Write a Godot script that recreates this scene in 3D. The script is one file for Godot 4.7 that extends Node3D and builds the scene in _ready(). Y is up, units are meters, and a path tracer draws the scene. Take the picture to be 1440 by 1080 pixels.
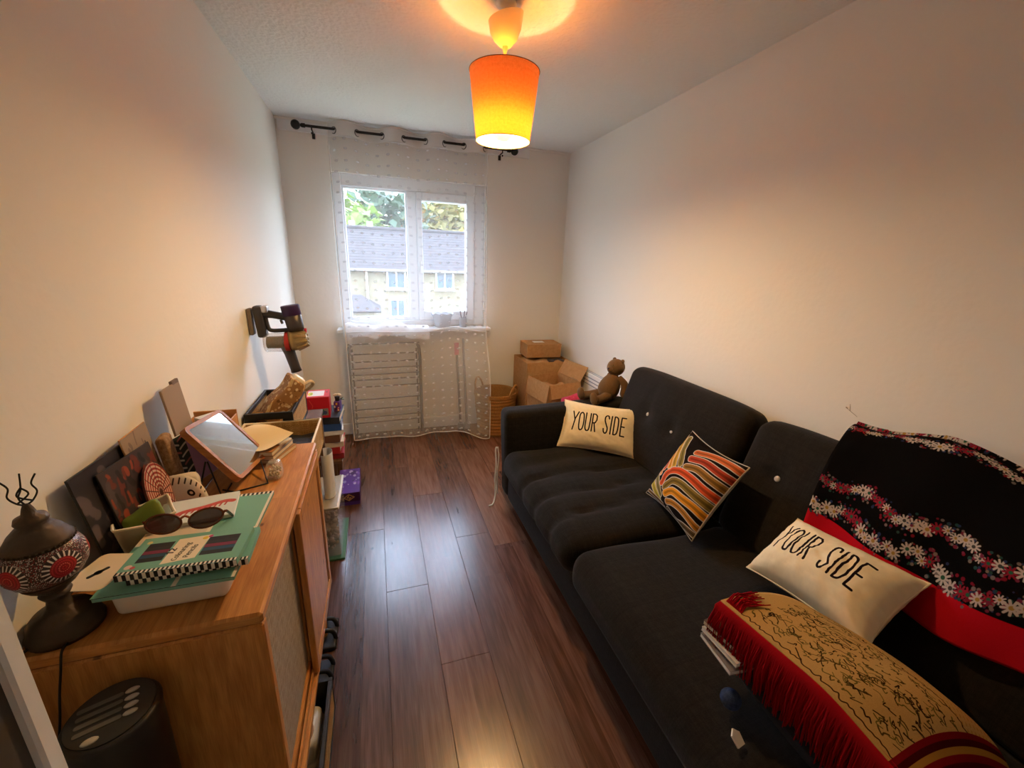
extends Node3D

# ---------------------------------------------------------------- geometry kit
class G:
	var v := PackedVector3Array()
	var uv := PackedVector2Array()
	var ix := PackedInt32Array()
	var sm := PackedByteArray()
	func piece(pv: PackedVector3Array, pu: PackedVector2Array, pi: PackedInt32Array, smooth: bool, toward := Vector3.ZERO) -> void:
		var s := 0.0
		var c := Vector3.ZERO
		for p in pv: c += p
		c /= maxf(1.0, pv.size())
		for k in range(0, pi.size(), 3):
			var a := pv[pi[k]] - c
			var b := pv[pi[k + 1]] - c
			var d := pv[pi[k + 2]] - c
			if toward == Vector3.ZERO: s += a.dot(b.cross(d))
			else: s += (b - a).cross(d - a).dot(toward)
		var o := v.size()
		v.append_array(pv)
		uv.append_array(pu)
		for k in range(0, pi.size(), 3):
			ix.append(o + pi[k])
			ix.append(o + pi[k + (1 if s >= 0 else 2)])
			ix.append(o + pi[k + (2 if s >= 0 else 1)])
		for k in pv.size(): sm.append(1 if smooth else 0)
	# chamfered box; the texture's u runs along the axis `grain`
	func box(c: Vector3, s: Vector3, bev := 0.0, basis := Basis(), grain := 0) -> G:
		var h := s * 0.5
		var b := minf(bev, minf(h.x, minf(h.y, h.z)) * 0.9)
		var off := Vector2(fposmod(c.x * 7.3 + c.z * 3.1, 1.0), fposmod(c.y * 5.7 + c.z * 1.9, 1.0))
		var polys := []
		for ax in 3:
			for sg in [-1.0, 1.0]:
				var a1 := (ax + 1) % 3
				var a2 := (ax + 2) % 3
				var q := []
				for w in [[-1, -1], [1, -1], [1, 1], [-1, 1]]:
					var p := Vector3.ZERO
					p[ax] = h[ax] * sg
					p[a1] = (h[a1] - b) * w[0]
					p[a2] = (h[a2] - b) * w[1]
					q.append(p)
				polys.append([q, ax])
		if b > 0.0:
			for ax in 3:
				var a1 := (ax + 1) % 3
				var a2 := (ax + 2) % 3
				for w in [[-1, -1], [1, -1], [1, 1], [-1, 1]]:
					var q := []
					for e in [[-1, 0], [1, 0], [1, 1], [-1, 1]]:
						var p := Vector3.ZERO
						p[ax] = (h[ax] - b) * e[0]
						p[a1] = (h[a1] - (b if e[1] == 1 else 0.0)) * w[0]
						p[a2] = (h[a2] - (0.0 if e[1] == 1 else b)) * w[1]
						q.append(p)
					polys.append([q, a1])
			for x in [-1, 1]:
				for y in [-1, 1]:
					for z in [-1, 1]:
						polys.append([[Vector3(h.x * x, (h.y - b) * y, (h.z - b) * z), Vector3((h.x - b) * x, h.y * y, (h.z - b) * z), Vector3((h.x - b) * x, (h.y - b) * y, h.z * z)], 1])
		for pq in polys:
			var q: Array = pq[0]
			var fa: int = pq[1]
			var g1 := grain if grain != fa else (grain + 1) % 3
			var g2 := 3 - fa - g1
			var n: Vector3 = (q[1] - q[0]).cross(q[2] - q[0])
			var mid := Vector3.ZERO
			for p in q: mid += p
			var flip: bool = n.dot(mid) < 0
			var o := v.size()
			for p in q:
				v.append(c + basis * p)
				uv.append(Vector2(p[g1], p[g2]) + off)
				sm.append(0)
			for t in ([[0, 1, 2], [0, 2, 3]] if q.size() == 4 else [[0, 1, 2]]):
				ix.append(o + t[0])
				ix.append(o + (t[2] if flip else t[1]))
				ix.append(o + (t[1] if flip else t[2]))
		return self
	# soft box: rounded edges of radius r, optional displacement fn(p) -> p in the box's own axes
	func rbox(c: Vector3, s: Vector3, r: float, basis := Basis(), mid := 4, fn = null, edge := 3) -> G:
		var h := s * 0.5
		r = minf(r, minf(h.x, minf(h.y, h.z)))
		for ax in 3:
			for sg in [-1.0, 1.0]:
				var a1 := (ax + 1) % 3
				var a2 := (ax + 2) % 3
				var t1 := _ts(h[a1], r, mid, edge)
				var t2 := _ts(h[a2], r, mid, edge)
				var pv := PackedVector3Array()
				var pu := PackedVector2Array()
				var pi := PackedInt32Array()
				for i in t1.size():
					for j in t2.size():
						var p := Vector3.ZERO
						p[ax] = h[ax] * sg
						p[a1] = t1[i]
						p[a2] = t2[j]
						var q := p.clamp(-(h - Vector3.ONE * r), h - Vector3.ONE * r)
						var d := p - q
						if d.length() > 1e-7: p = q + d.normalized() * r
						if fn != null: p = fn.call(p)
						pv.append(c + basis * p)
						pu.append(Vector2(p[a1], p[a2]))
				var m := t2.size()
				for i in t1.size() - 1:
					for j in m - 1:
						pi.append_array(PackedInt32Array([i * m + j, (i + 1) * m + j, (i + 1) * m + j + 1, i * m + j, (i + 1) * m + j + 1, i * m + j + 1]))
				var n := Vector3.ZERO
				n[ax] = sg
				piece(pv, pu, pi, true, basis * n)
		return self
	func _ts(h: float, r: float, mid: int, edge: int) -> PackedFloat32Array:
		var t := PackedFloat32Array()
		for k in edge: t.append(-h + r * (1.0 - cos(PI / 2 * k / edge)) * 1.0)
		for k in mid + 1: t.append(lerpf(-h + r, h - r, float(k) / mid))
		for k in edge: t.append(h - r * (1.0 - cos(PI / 2 * (edge - 1 - k) / edge)))
		if h - r < 1e-6:
			t = PackedFloat32Array()
			for k in 2 * edge + 1: t.append(lerpf(-h, h, float(k) / (2 * edge)))
		return t
	# solid of revolution round y; prof = (radius, height) points
	func lathe(prof: PackedVector2Array, seg := 24, xf := Transform3D(), wob = null) -> G:
		var pv := PackedVector3Array()
		var pu := PackedVector2Array()
		var pi := PackedInt32Array()
		var n := prof.size()
		for i in seg + 1:
			var a := TAU * i / seg
			for j in n:
				var p := Vector3(cos(a) * prof[j].x, prof[j].y, sin(a) * prof[j].x)
				if wob != null: p = wob.call(p, a)
				pv.append(xf * p)
				pu.append(Vector2(float(i) / seg, float(j) / maxi(1, n - 1)))
		for i in seg:
			for j in n - 1:
				var k := i * n + j
				pi.append_array(PackedInt32Array([k, k + n, k + n + 1, k, k + n + 1, k + 1]))
		piece(pv, pu, pi, true)
		return self
	func tube(pts: Array, r, seg := 8, closed := false) -> G:
		var n := pts.size()
		var pv := PackedVector3Array()
		var pu := PackedVector2Array()
		var pi := PackedInt32Array()
		var side := Vector3.ZERO
		var run := 0.0
		for i in n:
			var p: Vector3 = pts[i]
			var a: Vector3 = pts[(i + n - 1) % n] if closed else pts[maxi(0, i - 1)]
			var b: Vector3 = pts[(i + 1) % n] if closed else pts[mini(n - 1, i + 1)]
			var t := (b - a).normalized()
			if side == Vector3.ZERO: side = t.cross(Vector3.UP if absf(t.y) < 0.9 else Vector3.RIGHT)
			side = (side - t * side.dot(t)).normalized()
			var up := t.cross(side)
			var rr: float = r[i] if r is Array else r
			if i > 0: run += p.distance_to(pts[i - 1])
			for j in seg + 1:
				var an := TAU * j / seg
				pv.append(p + (side * cos(an) + up * sin(an)) * rr)
				pu.append(Vector2(run, float(j) / seg))
		var m := seg + 1
		for i in (n if closed else n - 1):
			var i2 := (i + 1) % n
			for j in seg:
				pi.append_array(PackedInt32Array([i * m + j, i2 * m + j, i2 * m + j + 1, i * m + j, i2 * m + j + 1, i * m + j + 1]))
		if not closed:
			for e in [0, n - 1]:
				var o := pv.size()
				pv.append(pts[e])
				pu.append(Vector2.ZERO)
				for j in seg:
					var k: int = e * m + j
					pi.append_array(PackedInt32Array([o, k + 1, k] if e > 0 else [o, k, k + 1]))
		piece(pv, pu, pi, true)
		return self
	func grid(nu: int, nv: int, fn: Callable, toward: Vector3, su := 1.0, sv := 1.0) -> G:
		var pv := PackedVector3Array()
		var pu := PackedVector2Array()
		var pi := PackedInt32Array()
		for i in nu + 1:
			for j in nv + 1:
				pv.append(fn.call(float(i) / nu, float(j) / nv))
				pu.append(Vector2(su * i / nu, sv * j / nv))
		var m := nv + 1
		for i in nu:
			for j in nv:
				var k := i * m + j
				pi.append_array(PackedInt32Array([k, k + m, k + m + 1, k, k + m + 1, k + 1]))
		piece(pv, pu, pi, true, toward)
		return self
	# a sheet with thickness: fn is its upper face
	func sheet(nu: int, nv: int, fn: Callable, toward: Vector3, th: float) -> G:
		var e := 0.004
		var under := func(u: float, w: float) -> Vector3:
			var p: Vector3 = fn.call(u, w)
			var du: Vector3 = fn.call(minf(u + e, 1.0), w) - fn.call(maxf(u - e, 0.0), w)
			var dv: Vector3 = fn.call(u, minf(w + e, 1.0)) - fn.call(u, maxf(w - e, 0.0))
			var n := du.cross(dv).normalized()
			return p - n * th * signf(n.dot(toward) + 1e-9)
		grid(nu, nv, fn, toward)
		grid(nu, nv, under, -toward)
		var cen: Vector3 = fn.call(0.5, 0.5)
		for k in 4:
			var n: int = nu if k < 2 else nv
			var at := func(t: float, s: float) -> Vector3:
				var uu: float = t if k < 2 else float(k - 2)
				var vv: float = float(k) if k < 2 else t
				var a: Vector3 = fn.call(uu, vv)
				return a.lerp(under.call(uu, vv), s)
			grid(n, 1, at, fn.call(0.5 if k < 2 else float(k - 2), float(k) if k < 2 else 0.5) - cen)
		return self
	# polygon (x, y) extruded along z by d, centred
	func prism(poly: PackedVector2Array, d: float, xf := Transform3D()) -> G:
		var tri := Geometry2D.triangulate_polygon(poly)
		var n := poly.size()
		for sg in [-1.0, 1.0]:
			var pv := PackedVector3Array()
			var pu := PackedVector2Array()
			for p in poly:
				pv.append(xf * Vector3(p.x, p.y, d / 2 * sg))
				pu.append(p)
			piece(pv, pu, PackedInt32Array(tri), false, xf.basis * Vector3(0, 0, sg))
		var cw := Geometry2D.is_polygon_clockwise(poly)
		for i in n:
			var a := poly[i]
			var b := poly[(i + 1) % n]
			var out := Vector2(b.y - a.y, a.x - b.x) * (-1.0 if cw else 1.0)
			var pv := PackedVector3Array([xf * Vector3(a.x, a.y, -d / 2), xf * Vector3(b.x, b.y, -d / 2), xf * Vector3(b.x, b.y, d / 2), xf * Vector3(a.x, a.y, d / 2)])
			piece(pv, PackedVector2Array([a, b, b, a]), PackedInt32Array([0, 1, 2, 0, 2, 3]), false, xf.basis * Vector3(out.x, out.y, 0))
		return self
	func ball(c: Vector3, r: Vector3, basis := Basis(), nu := 16, nv := 10) -> G:
		var prof := PackedVector2Array()
		for j in nv + 1:
			var a := PI * j / nv
			prof.append(Vector2(sin(a), -cos(a)))
		return lathe(prof, nu, Transform3D(basis * Basis.from_scale(r), c))
	# a printed face: texture upright on a w x h board of thickness t, print on +z
	func face(w: float, h: float, t: float, xf := Transform3D()) -> G:
		var a := Vector2(w / 2, h / 2)
		piece(PackedVector3Array([xf * Vector3(-a.x, a.y, t), xf * Vector3(a.x, a.y, t), xf * Vector3(a.x, -a.y, t), xf * Vector3(-a.x, -a.y, t)]), PackedVector2Array([Vector2(0, 0), Vector2(1, 0), Vector2(1, 1), Vector2(0, 1)]), PackedInt32Array([0, 1, 2, 0, 2, 3]), false, xf.basis * Vector3(0, 0, 1))
		var q := [Vector2(-a.x, a.y), Vector2(a.x, a.y), Vector2(a.x, -a.y), Vector2(-a.x, -a.y)]
		for k in 4:
			var b: Vector2 = q[k]
			var d: Vector2 = q[(k + 1) % 4]
			var o := (b + d) / 2
			piece(PackedVector3Array([xf * Vector3(b.x, b.y, 0), xf * Vector3(d.x, d.y, 0), xf * Vector3(d.x, d.y, t), xf * Vector3(b.x, b.y, t)]), PackedVector2Array([Vector2(0.01, 0.01), Vector2(0.02, 0.01), Vector2(0.02, 0.02), Vector2(0.01, 0.02)]), PackedInt32Array([0, 1, 2, 0, 2, 3]), false, xf.basis * Vector3(o.x, o.y, 0))
		return self
	func mesh() -> ArrayMesh:
		var nrm := PackedVector3Array()
		nrm.resize(v.size())
		var weld := {}
		for k in range(0, ix.size(), 3):
			var n := (v[ix[k + 1]] - v[ix[k]]).cross(v[ix[k + 2]] - v[ix[k]])
			for e in 3:
				var i := ix[k + e]
				nrm[i] += n
				if sm[i]:
					var key := Vector3i((v[i] * 50000.0).round())
					weld[key] = weld.get(key, Vector3.ZERO) + n
		for i in v.size():
			if sm[i]: nrm[i] = weld.get(Vector3i((v[i] * 50000.0).round()), nrm[i])
			nrm[i] = nrm[i].normalized() if nrm[i].length_squared() > 1e-24 else Vector3.UP
		var cw := ix.duplicate()
		for k in range(0, cw.size(), 3):
			var t := cw[k + 1]
			cw[k + 1] = cw[k + 2]
			cw[k + 2] = t
		var arr := []
		arr.resize(Mesh.ARRAY_MAX)
		arr[Mesh.ARRAY_VERTEX] = v
		arr[Mesh.ARRAY_NORMAL] = nrm
		arr[Mesh.ARRAY_TEX_UV] = uv
		arr[Mesh.ARRAY_INDEX] = cw
		var m := ArrayMesh.new()
		m.add_surface_from_arrays(Mesh.PRIMITIVE_TRIANGLES, arr)
		return m

# ---------------------------------------------------------------- scene kit
var taken := {}
var M := {}
var rng := RandomNumberGenerator.new()

func numbered(called: String) -> String:
	taken[called] = taken.get(called, -1) + 1
	return called if taken[called] == 0 else "%s_%03d" % [called, taken[called]]

func tag(o: Node, label: String, category: String, group := "", kind := "") -> void:
	if label: o.set_meta("label", label)
	if category: o.set_meta("category", category)
	if group: o.set_meta("group", group)
	if kind: o.set_meta("kind", kind)

func thing(called: String, label: String, category: String, at := Vector3.ZERO, basis := Basis(), group := "") -> Node3D:
	var o := Node3D.new()
	o.name = numbered(called)
	add_child(o)
	o.transform = Transform3D(basis, at)
	tag(o, label, category, group)
	return o

func part(parent: Node, called: String, g, m: Material, label := "") -> MeshInstance3D:
	var o := MeshInstance3D.new()
	o.mesh = g.mesh() if g is G else g
	o.mesh.surface_set_material(0, m) if o.mesh is ArrayMesh else o.set_surface_override_material(0, m)
	o.name = called
	parent.add_child(o, true)
	if label: o.set_meta("label", label)
	return o

func single(called: String, label: String, category: String, g: G, m: Material, at := Vector3.ZERO, basis := Basis(), group := "") -> MeshInstance3D:
	var o := part(self, numbered(called), g, m)
	o.transform = Transform3D(basis, at)
	tag(o, label, category, group)
	return o

func structure(called: String, g: G, m: Material, label := "") -> MeshInstance3D:
	var o := part(self, called, g, m)
	o.set_meta("kind", "structure")
	if label: o.set_meta("label", label)
	return o

func turn(x: float, y: float, z: float) -> Basis:
	return Basis.from_euler(Vector3(deg_to_rad(x), deg_to_rad(y), deg_to_rad(z)))

func rgb(r: float, g: float, b: float) -> Color:
	return Color(r / 255.0, g / 255.0, b / 255.0)

func mat(c: Color, rough := 0.7, spec := 0.5, metal := 0.0) -> StandardMaterial3D:
	var m := StandardMaterial3D.new()
	m.albedo_color = c
	m.roughness = rough
	m.metallic_specular = spec
	m.metallic = metal
	return m

func tmat(img: Image, rough := 0.7, spec := 0.4, scale := Vector3.ONE, triplanar := false) -> StandardMaterial3D:
	var m := mat(Color.WHITE, rough, spec)
	m.albedo_texture = ImageTexture.create_from_image(img)
	m.uv1_scale = scale
	if triplanar:
		m.uv1_triplanar = true
	return m

func relief(m: StandardMaterial3D, img: Image, depth: float) -> StandardMaterial3D:
	m.heightmap_enabled = true
	m.heightmap_texture = ImageTexture.create_from_image(img)
	m.heightmap_scale = depth
	return m

func noise_img(size: int, freq: float, sd: int, octaves := 3) -> Image:
	var n := FastNoiseLite.new()
	n.seed = sd
	n.noise_type = FastNoiseLite.TYPE_SIMPLEX_SMOOTH
	n.frequency = freq
	n.fractal_octaves = octaves
	return n.get_seamless_image(size, size)

# two tones mixed by seamless noise, each texel jittered
func mottled(size: int, a: Color, b: Color, freq: float, sd: int, jitter := 0.03) -> Image:
	var n := noise_img(size, freq, sd)
	var r := RandomNumberGenerator.new()
	r.seed = sd
	var im := Image.create(size, size, false, Image.FORMAT_RGB8)
	for y in size:
		for x in size:
			var c := a.lerp(b, n.get_pixel(x, y).r)
			var j := r.randf_range(-jitter, jitter)
			im.set_pixel(x, y, Color(c.r + j, c.g + j, c.b + j))
	return im

func weave(size: int, a: Color, b: Color, sd: int, cell := 4, jitter := 0.05) -> Image:
	var r := RandomNumberGenerator.new()
	r.seed = sd
	var n := noise_img(size, 0.03, sd)
	var im := Image.create(size, size, false, Image.FORMAT_RGB8)
	var rowtone := []
	var coltone := []
	for k in size:
		rowtone.append(r.randf())
		coltone.append(r.randf())
	for y in size:
		for x in size:
			var over := ((x / cell) + (y / cell)) % 2 == 0
			var t: float = rowtone[y / cell] if over else coltone[x / cell]
			t = t * 0.6 + n.get_pixel(x, y).r * 0.4 + r.randf_range(-0.1, 0.1)
			var c := a.lerp(b, clampf(t, 0, 1))
			var j := r.randf_range(-jitter, jitter)
			im.set_pixel(x, y, Color(c.r + j, c.g + j, c.b + j))
	return im

# wood: grain along u
func wood(w: int, h: int, dark: Color, light: Color, sd: int, stretch := 14.0, knots := 0, strips := 1) -> Image:
	var n := FastNoiseLite.new()
	n.seed = sd
	n.frequency = 0.02
	n.fractal_octaves = 3
	var f := FastNoiseLite.new()
	f.seed = sd + 9
	f.frequency = 0.09
	f.fractal_octaves = 2
	var r := RandomNumberGenerator.new()
	r.seed = sd
	var ks := []
	for k in knots: ks.append([Vector2(r.randf() * w, r.randf() * h), r.randf_range(5, 9)])
	var tones := []
	for k in strips: tones.append(r.randf_range(-0.30, 0.30))
	var im := Image.create(w, h, false, Image.FORMAT_RGB8)
	for y in h:
		var strip := mini(strips - 1, y * strips / h)
		for x in w:
			var yy := float(y) + strip * 500.0
			for k in ks:
				var d: Vector2 = Vector2(x, y) - k[0]
				yy += signf(d.y) * 9.0 * exp(-(d.x * d.x / 900.0 + d.y * d.y / 160.0))
			var t := 0.5 + 0.5 * n.get_noise_2d(x / stretch * 4.0, yy * 2.2)
			t = 0.62 * t + 0.38 * (0.5 + 0.5 * f.get_noise_2d(x / stretch * 2.0, yy * 5.0))
			t = clampf((t - 0.5) * 1.7 + 0.5 + tones[strip], 0, 1)
			var c := dark.lerp(light, t)
			for k in ks:
				var d: Vector2 = Vector2(x, y) - k[0]
				d.x *= 0.6
				var q: float = d.length() / k[1]
				if q < 1.0: c = c.lerp(dark.darkened(0.55), 0.85 * (1.0 - q * q))
			im.set_pixel(x, y, c)
	return im

func blot(im: Image, c: Vector2, r: float, col: Color) -> void:
	for y in range(maxi(0, int(c.y - r)), mini(im.get_height(), int(c.y + r) + 2)):
		for x in range(maxi(0, int(c.x - r)), mini(im.get_width(), int(c.x + r) + 2)):
			var a := clampf(r - Vector2(x, y).distance_to(c) + 0.5, 0, 1) * col.a
			if a > 0: im.set_pixel(x, y, im.get_pixel(x, y).lerp(Color(col, 1), a))

func stroke(im: Image, pts: Array, r: float, col: Color) -> void:
	for k in pts.size() - 1:
		var a: Vector2 = pts[k]
		var b: Vector2 = pts[k + 1]
		var lo := a.min(b) - Vector2.ONE * (r + 1)
		var hi := a.max(b) + Vector2.ONE * (r + 1)
		for y in range(maxi(0, int(lo.y)), mini(im.get_height(), int(hi.y) + 1)):
			for x in range(maxi(0, int(lo.x)), mini(im.get_width(), int(hi.x) + 1)):
				var p := Vector2(x, y)
				var q := Geometry2D.get_closest_point_to_segment(p, a, b)
				var al := clampf(r - p.distance_to(q) + 0.5, 0, 1) * col.a
				if al > 0: im.set_pixel(x, y, im.get_pixel(x, y).lerp(Color(col, 1), al))

func curve(pts: Array, n := 6) -> Array:
	var out := []
	for k in pts.size() - 1:
		var p0 = pts[maxi(0, k - 1)]
		var p1 = pts[k]
		var p2 = pts[k + 1]
		var p3 = pts[mini(pts.size() - 1, k + 2)]
		for i in n:
			out.append(p1.cubic_interpolate(p2, p0, p3, float(i) / n))
	out.append(pts[-1])
	return out

func solid(w: int, h: int, c: Color) -> Image:
	var im := Image.create(w, h, false, Image.FORMAT_RGB8)
	im.fill(c)
	return im

func ellipse(c: Vector2, r: Vector2, n := 20, a0 := 0.0, a1 := TAU) -> Array:
	var o := []
	for k in n + 1:
		var a := lerpf(a0, a1, float(k) / n)
		o.append(c + Vector2(cos(a) * r.x, sin(a) * r.y))
	return o

func rounded(w: float, h: float, r: float, n := 4) -> PackedVector2Array:
	var o := PackedVector2Array()
	for k in 4:
		var c := Vector2([1, -1, -1, 1][k] * (w / 2 - r), [1, 1, -1, -1][k] * (h / 2 - r))
		for i in n + 1:
			var a := PI / 2 * (k + float(i) / n)
			o.append(c + Vector2(cos(a), sin(a)) * r)
	return o

func text_mesh(s: String, height: float, depth := 0.0006, bold := false) -> TextMesh:
	var t := TextMesh.new()
	var f := SystemFont.new()
	f.font_names = PackedStringArray(["Droid Sans"])
	f.font_weight = 700 if bold else 400
	t.font = f
	t.text = s
	t.font_size = 32
	t.pixel_size = height / 32.0
	t.depth = depth
	return t

const TOP := 0.84          # cabinet top
const LX := -0.60          # left wall
const RX := 1.65           # right wall
const BZ := -3.59          # window wall
const FZ := 0.45           # wall behind the photographer
const CH := 2.40           # ceiling height
const LAMP := Vector3(0.515, 2.075, -1.766)

func _ready() -> void:
	rng.seed = 7
	var cam := Camera3D.new()
	cam.name = "camera"
	cam.transform = Transform3D(Basis.from_euler(Vector3(deg_to_rad(-16.3655), deg_to_rad(-18.4521), deg_to_rad(2.0236))), Vector3(0, 1.48, 0))
	cam.fov = 86.283
	cam.near = 0.02
	cam.far = 200.0
	add_child(cam)
	cam.current = true
	var we := WorldEnvironment.new()
	we.name = "environment"
	var env := Environment.new()
	env.tonemap_mode = Environment.TONE_MAPPER_LINEAR
	env.tonemap_exposure = 1.06
	env.background_mode = Environment.BG_SKY
	var sky := Sky.new()
	var sm := ProceduralSkyMaterial.new()
	sm.sky_top_color = Color(0.80, 0.88, 1.0)
	sm.sky_horizon_color = Color(0.90, 0.95, 1.0)
	sm.ground_bottom_color = Color(0.35, 0.36, 0.36)
	sm.ground_horizon_color = Color(0.60, 0.63, 0.65)
	sm.sky_energy_multiplier = 3.9
	sm.ground_energy_multiplier = 1.8
	sky.sky_material = sm
	env.sky = sky
	env.sdfgi_enabled = true
	env.ssao_enabled = true
	env.ssil_enabled = true
	we.environment = env
	add_child(we)

	materials()
	shell()
	window()
	outside()
	ceiling_lamp()
	curtains()
	sofa()
	cushions()
	throw_and_rug()
	cabinet()
	cabinet_top_things()
	far_left_things()
	vacuum()
	far_right_things()
	behind_curtain()
	floor_things()

func materials() -> void:
	M.wall = relief(mat(rgb(240, 236, 227), 0.75, 0.35), noise_img(256, 0.05, 3, 4), 0.05)
	M.wall.uv1_triplanar = true
	M.wall.uv1_world_triplanar = true
	M.wall.uv1_scale = Vector3.ONE * 2.2
	M.ceiling = relief(mat(rgb(241, 240, 235), 0.85, 0.3), noise_img(256, 0.08, 5, 3), 0.35)
	M.ceiling.uv1_triplanar = true
	M.ceiling.uv1_world_triplanar = true
	M.ceiling.uv1_scale = Vector3.ONE * 1.7
	M.gloss_white = mat(rgb(238, 238, 236), 0.3)
	M.upvc = mat(rgb(240, 242, 243), 0.3)
	M.white = mat(rgb(236, 234, 228), 0.55)
	M.white_plastic = mat(rgb(232, 229, 222), 0.4)
	M.cream = mat(rgb(236, 222, 196), 0.6)
	M.black = mat(rgb(24, 23, 23), 0.5)
	M.black_gloss = mat(rgb(22, 21, 22), 0.25)
	M.black_metal = mat(rgb(30, 28, 27), 0.4, 0.5, 0.3)
	M.steel = mat(rgb(190, 190, 188), 0.3, 0.5, 0.9)
	M.grey_plastic = mat(rgb(120, 118, 116), 0.5)
	M.paper = mat(rgb(236, 232, 222), 0.8)
	M.page = mat(rgb(226, 214, 190), 0.85)
	M.teal = mat(rgb(118, 174, 156), 0.5)
	M.red = mat(rgb(190, 30, 42), 0.45)
	M.navy = mat(rgb(28, 31, 44), 0.9)
	M.blue = mat(rgb(38, 70, 130), 0.5)
	M.purple = mat(rgb(84, 44, 130), 0.45)
	M.pink = mat(rgb(228, 110, 140), 0.6)
	M.kraft = tmat(mottled(128, rgb(172, 128, 84), rgb(188, 146, 100), 0.06, 21), 0.85, 0.2, Vector3.ONE * 3.0, true)
	M.pine = tmat(wood(512, 384, rgb(158, 98, 44), rgb(206, 146, 78), 31, 14.0, 3), 0.42, 0.45, Vector3(2.0, 2.7, 1))
	M.pine_dark = tmat(wood(256, 128, rgb(112, 66, 32), rgb(150, 96, 50), 33, 12.0), 0.5, 0.4, Vector3(2.5, 5, 1))
	M.brown_wood = tmat(wood(256, 128, rgb(84, 56, 38), rgb(118, 84, 58), 35, 12.0), 0.55, 0.4, Vector3(2.5, 5, 1))
	M.planks = []
	for k in 5:
		var d: Color = [rgb(88, 46, 27), rgb(105, 57, 33), rgb(77, 40, 25), rgb(111, 62, 36), rgb(94, 50, 30)][k]
		var m := tmat(wood(1024, 160, d.darkened(0.22), d.lightened(0.16), 40 + k, 22.0, 1 if k == 2 else 0, 2), 0.26, 0.6)
		m.uv1_scale = Vector3(1.0 / 1.22, 1.0 / 0.19, 1)
		M.planks.append(m)
	M.sofa = relief(tmat(weave(256, rgb(23, 20, 18), rgb(45, 40, 37), 51, 2, 0.03), 0.92, 0.2, Vector3.ONE * 5.0, true), noise_img(128, 0.2, 4), 0.06)
	M.sofa.rim_enabled = true
	M.sofa.rim = 0.15
	M.sofa.rim_tint = 0.5
	M.rattan = relief(tmat(weave(128, rgb(150, 112, 62), rgb(206, 170, 112), 53, 6), 0.7, 0.3, Vector3.ONE * 9.0, true), noise_img(128, 0.15, 6), 0.2)
	M.wicker = tmat(mottled(128, rgb(122, 78, 34), rgb(206, 158, 92), 0.16, 55, 0.10), 0.75, 0.3, Vector3.ONE * 6.0, true)
	M.linen = tmat(weave(128, rgb(214, 196, 160), rgb(232, 218, 188), 57, 2, 0.02), 0.9, 0.2, Vector3.ONE * 6.0, true)
	M.glass = mat(Color(1, 1, 1, 0.06), 0.02)
	M.glass.transparency = BaseMaterial3D.TRANSPARENCY_ALPHA
	M.clear = mat(Color(0.93, 0.93, 0.9, 0.16), 0.12)
	M.clear.transparency = BaseMaterial3D.TRANSPARENCY_ALPHA
	M.frosted = mat(Color(0.80, 0.74, 0.64, 0.55), 0.4)
	M.frosted.transparency = BaseMaterial3D.TRANSPARENCY_ALPHA

func room_box(x0: float, x1: float, y0: float, y1: float, z0: float, z1: float) -> G:
	return G.new().box(Vector3((x0 + x1) / 2, (y0 + y1) / 2, (z0 + z1) / 2), Vector3(absf(x1 - x0), absf(y1 - y0), absf(z1 - z0)))

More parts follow.
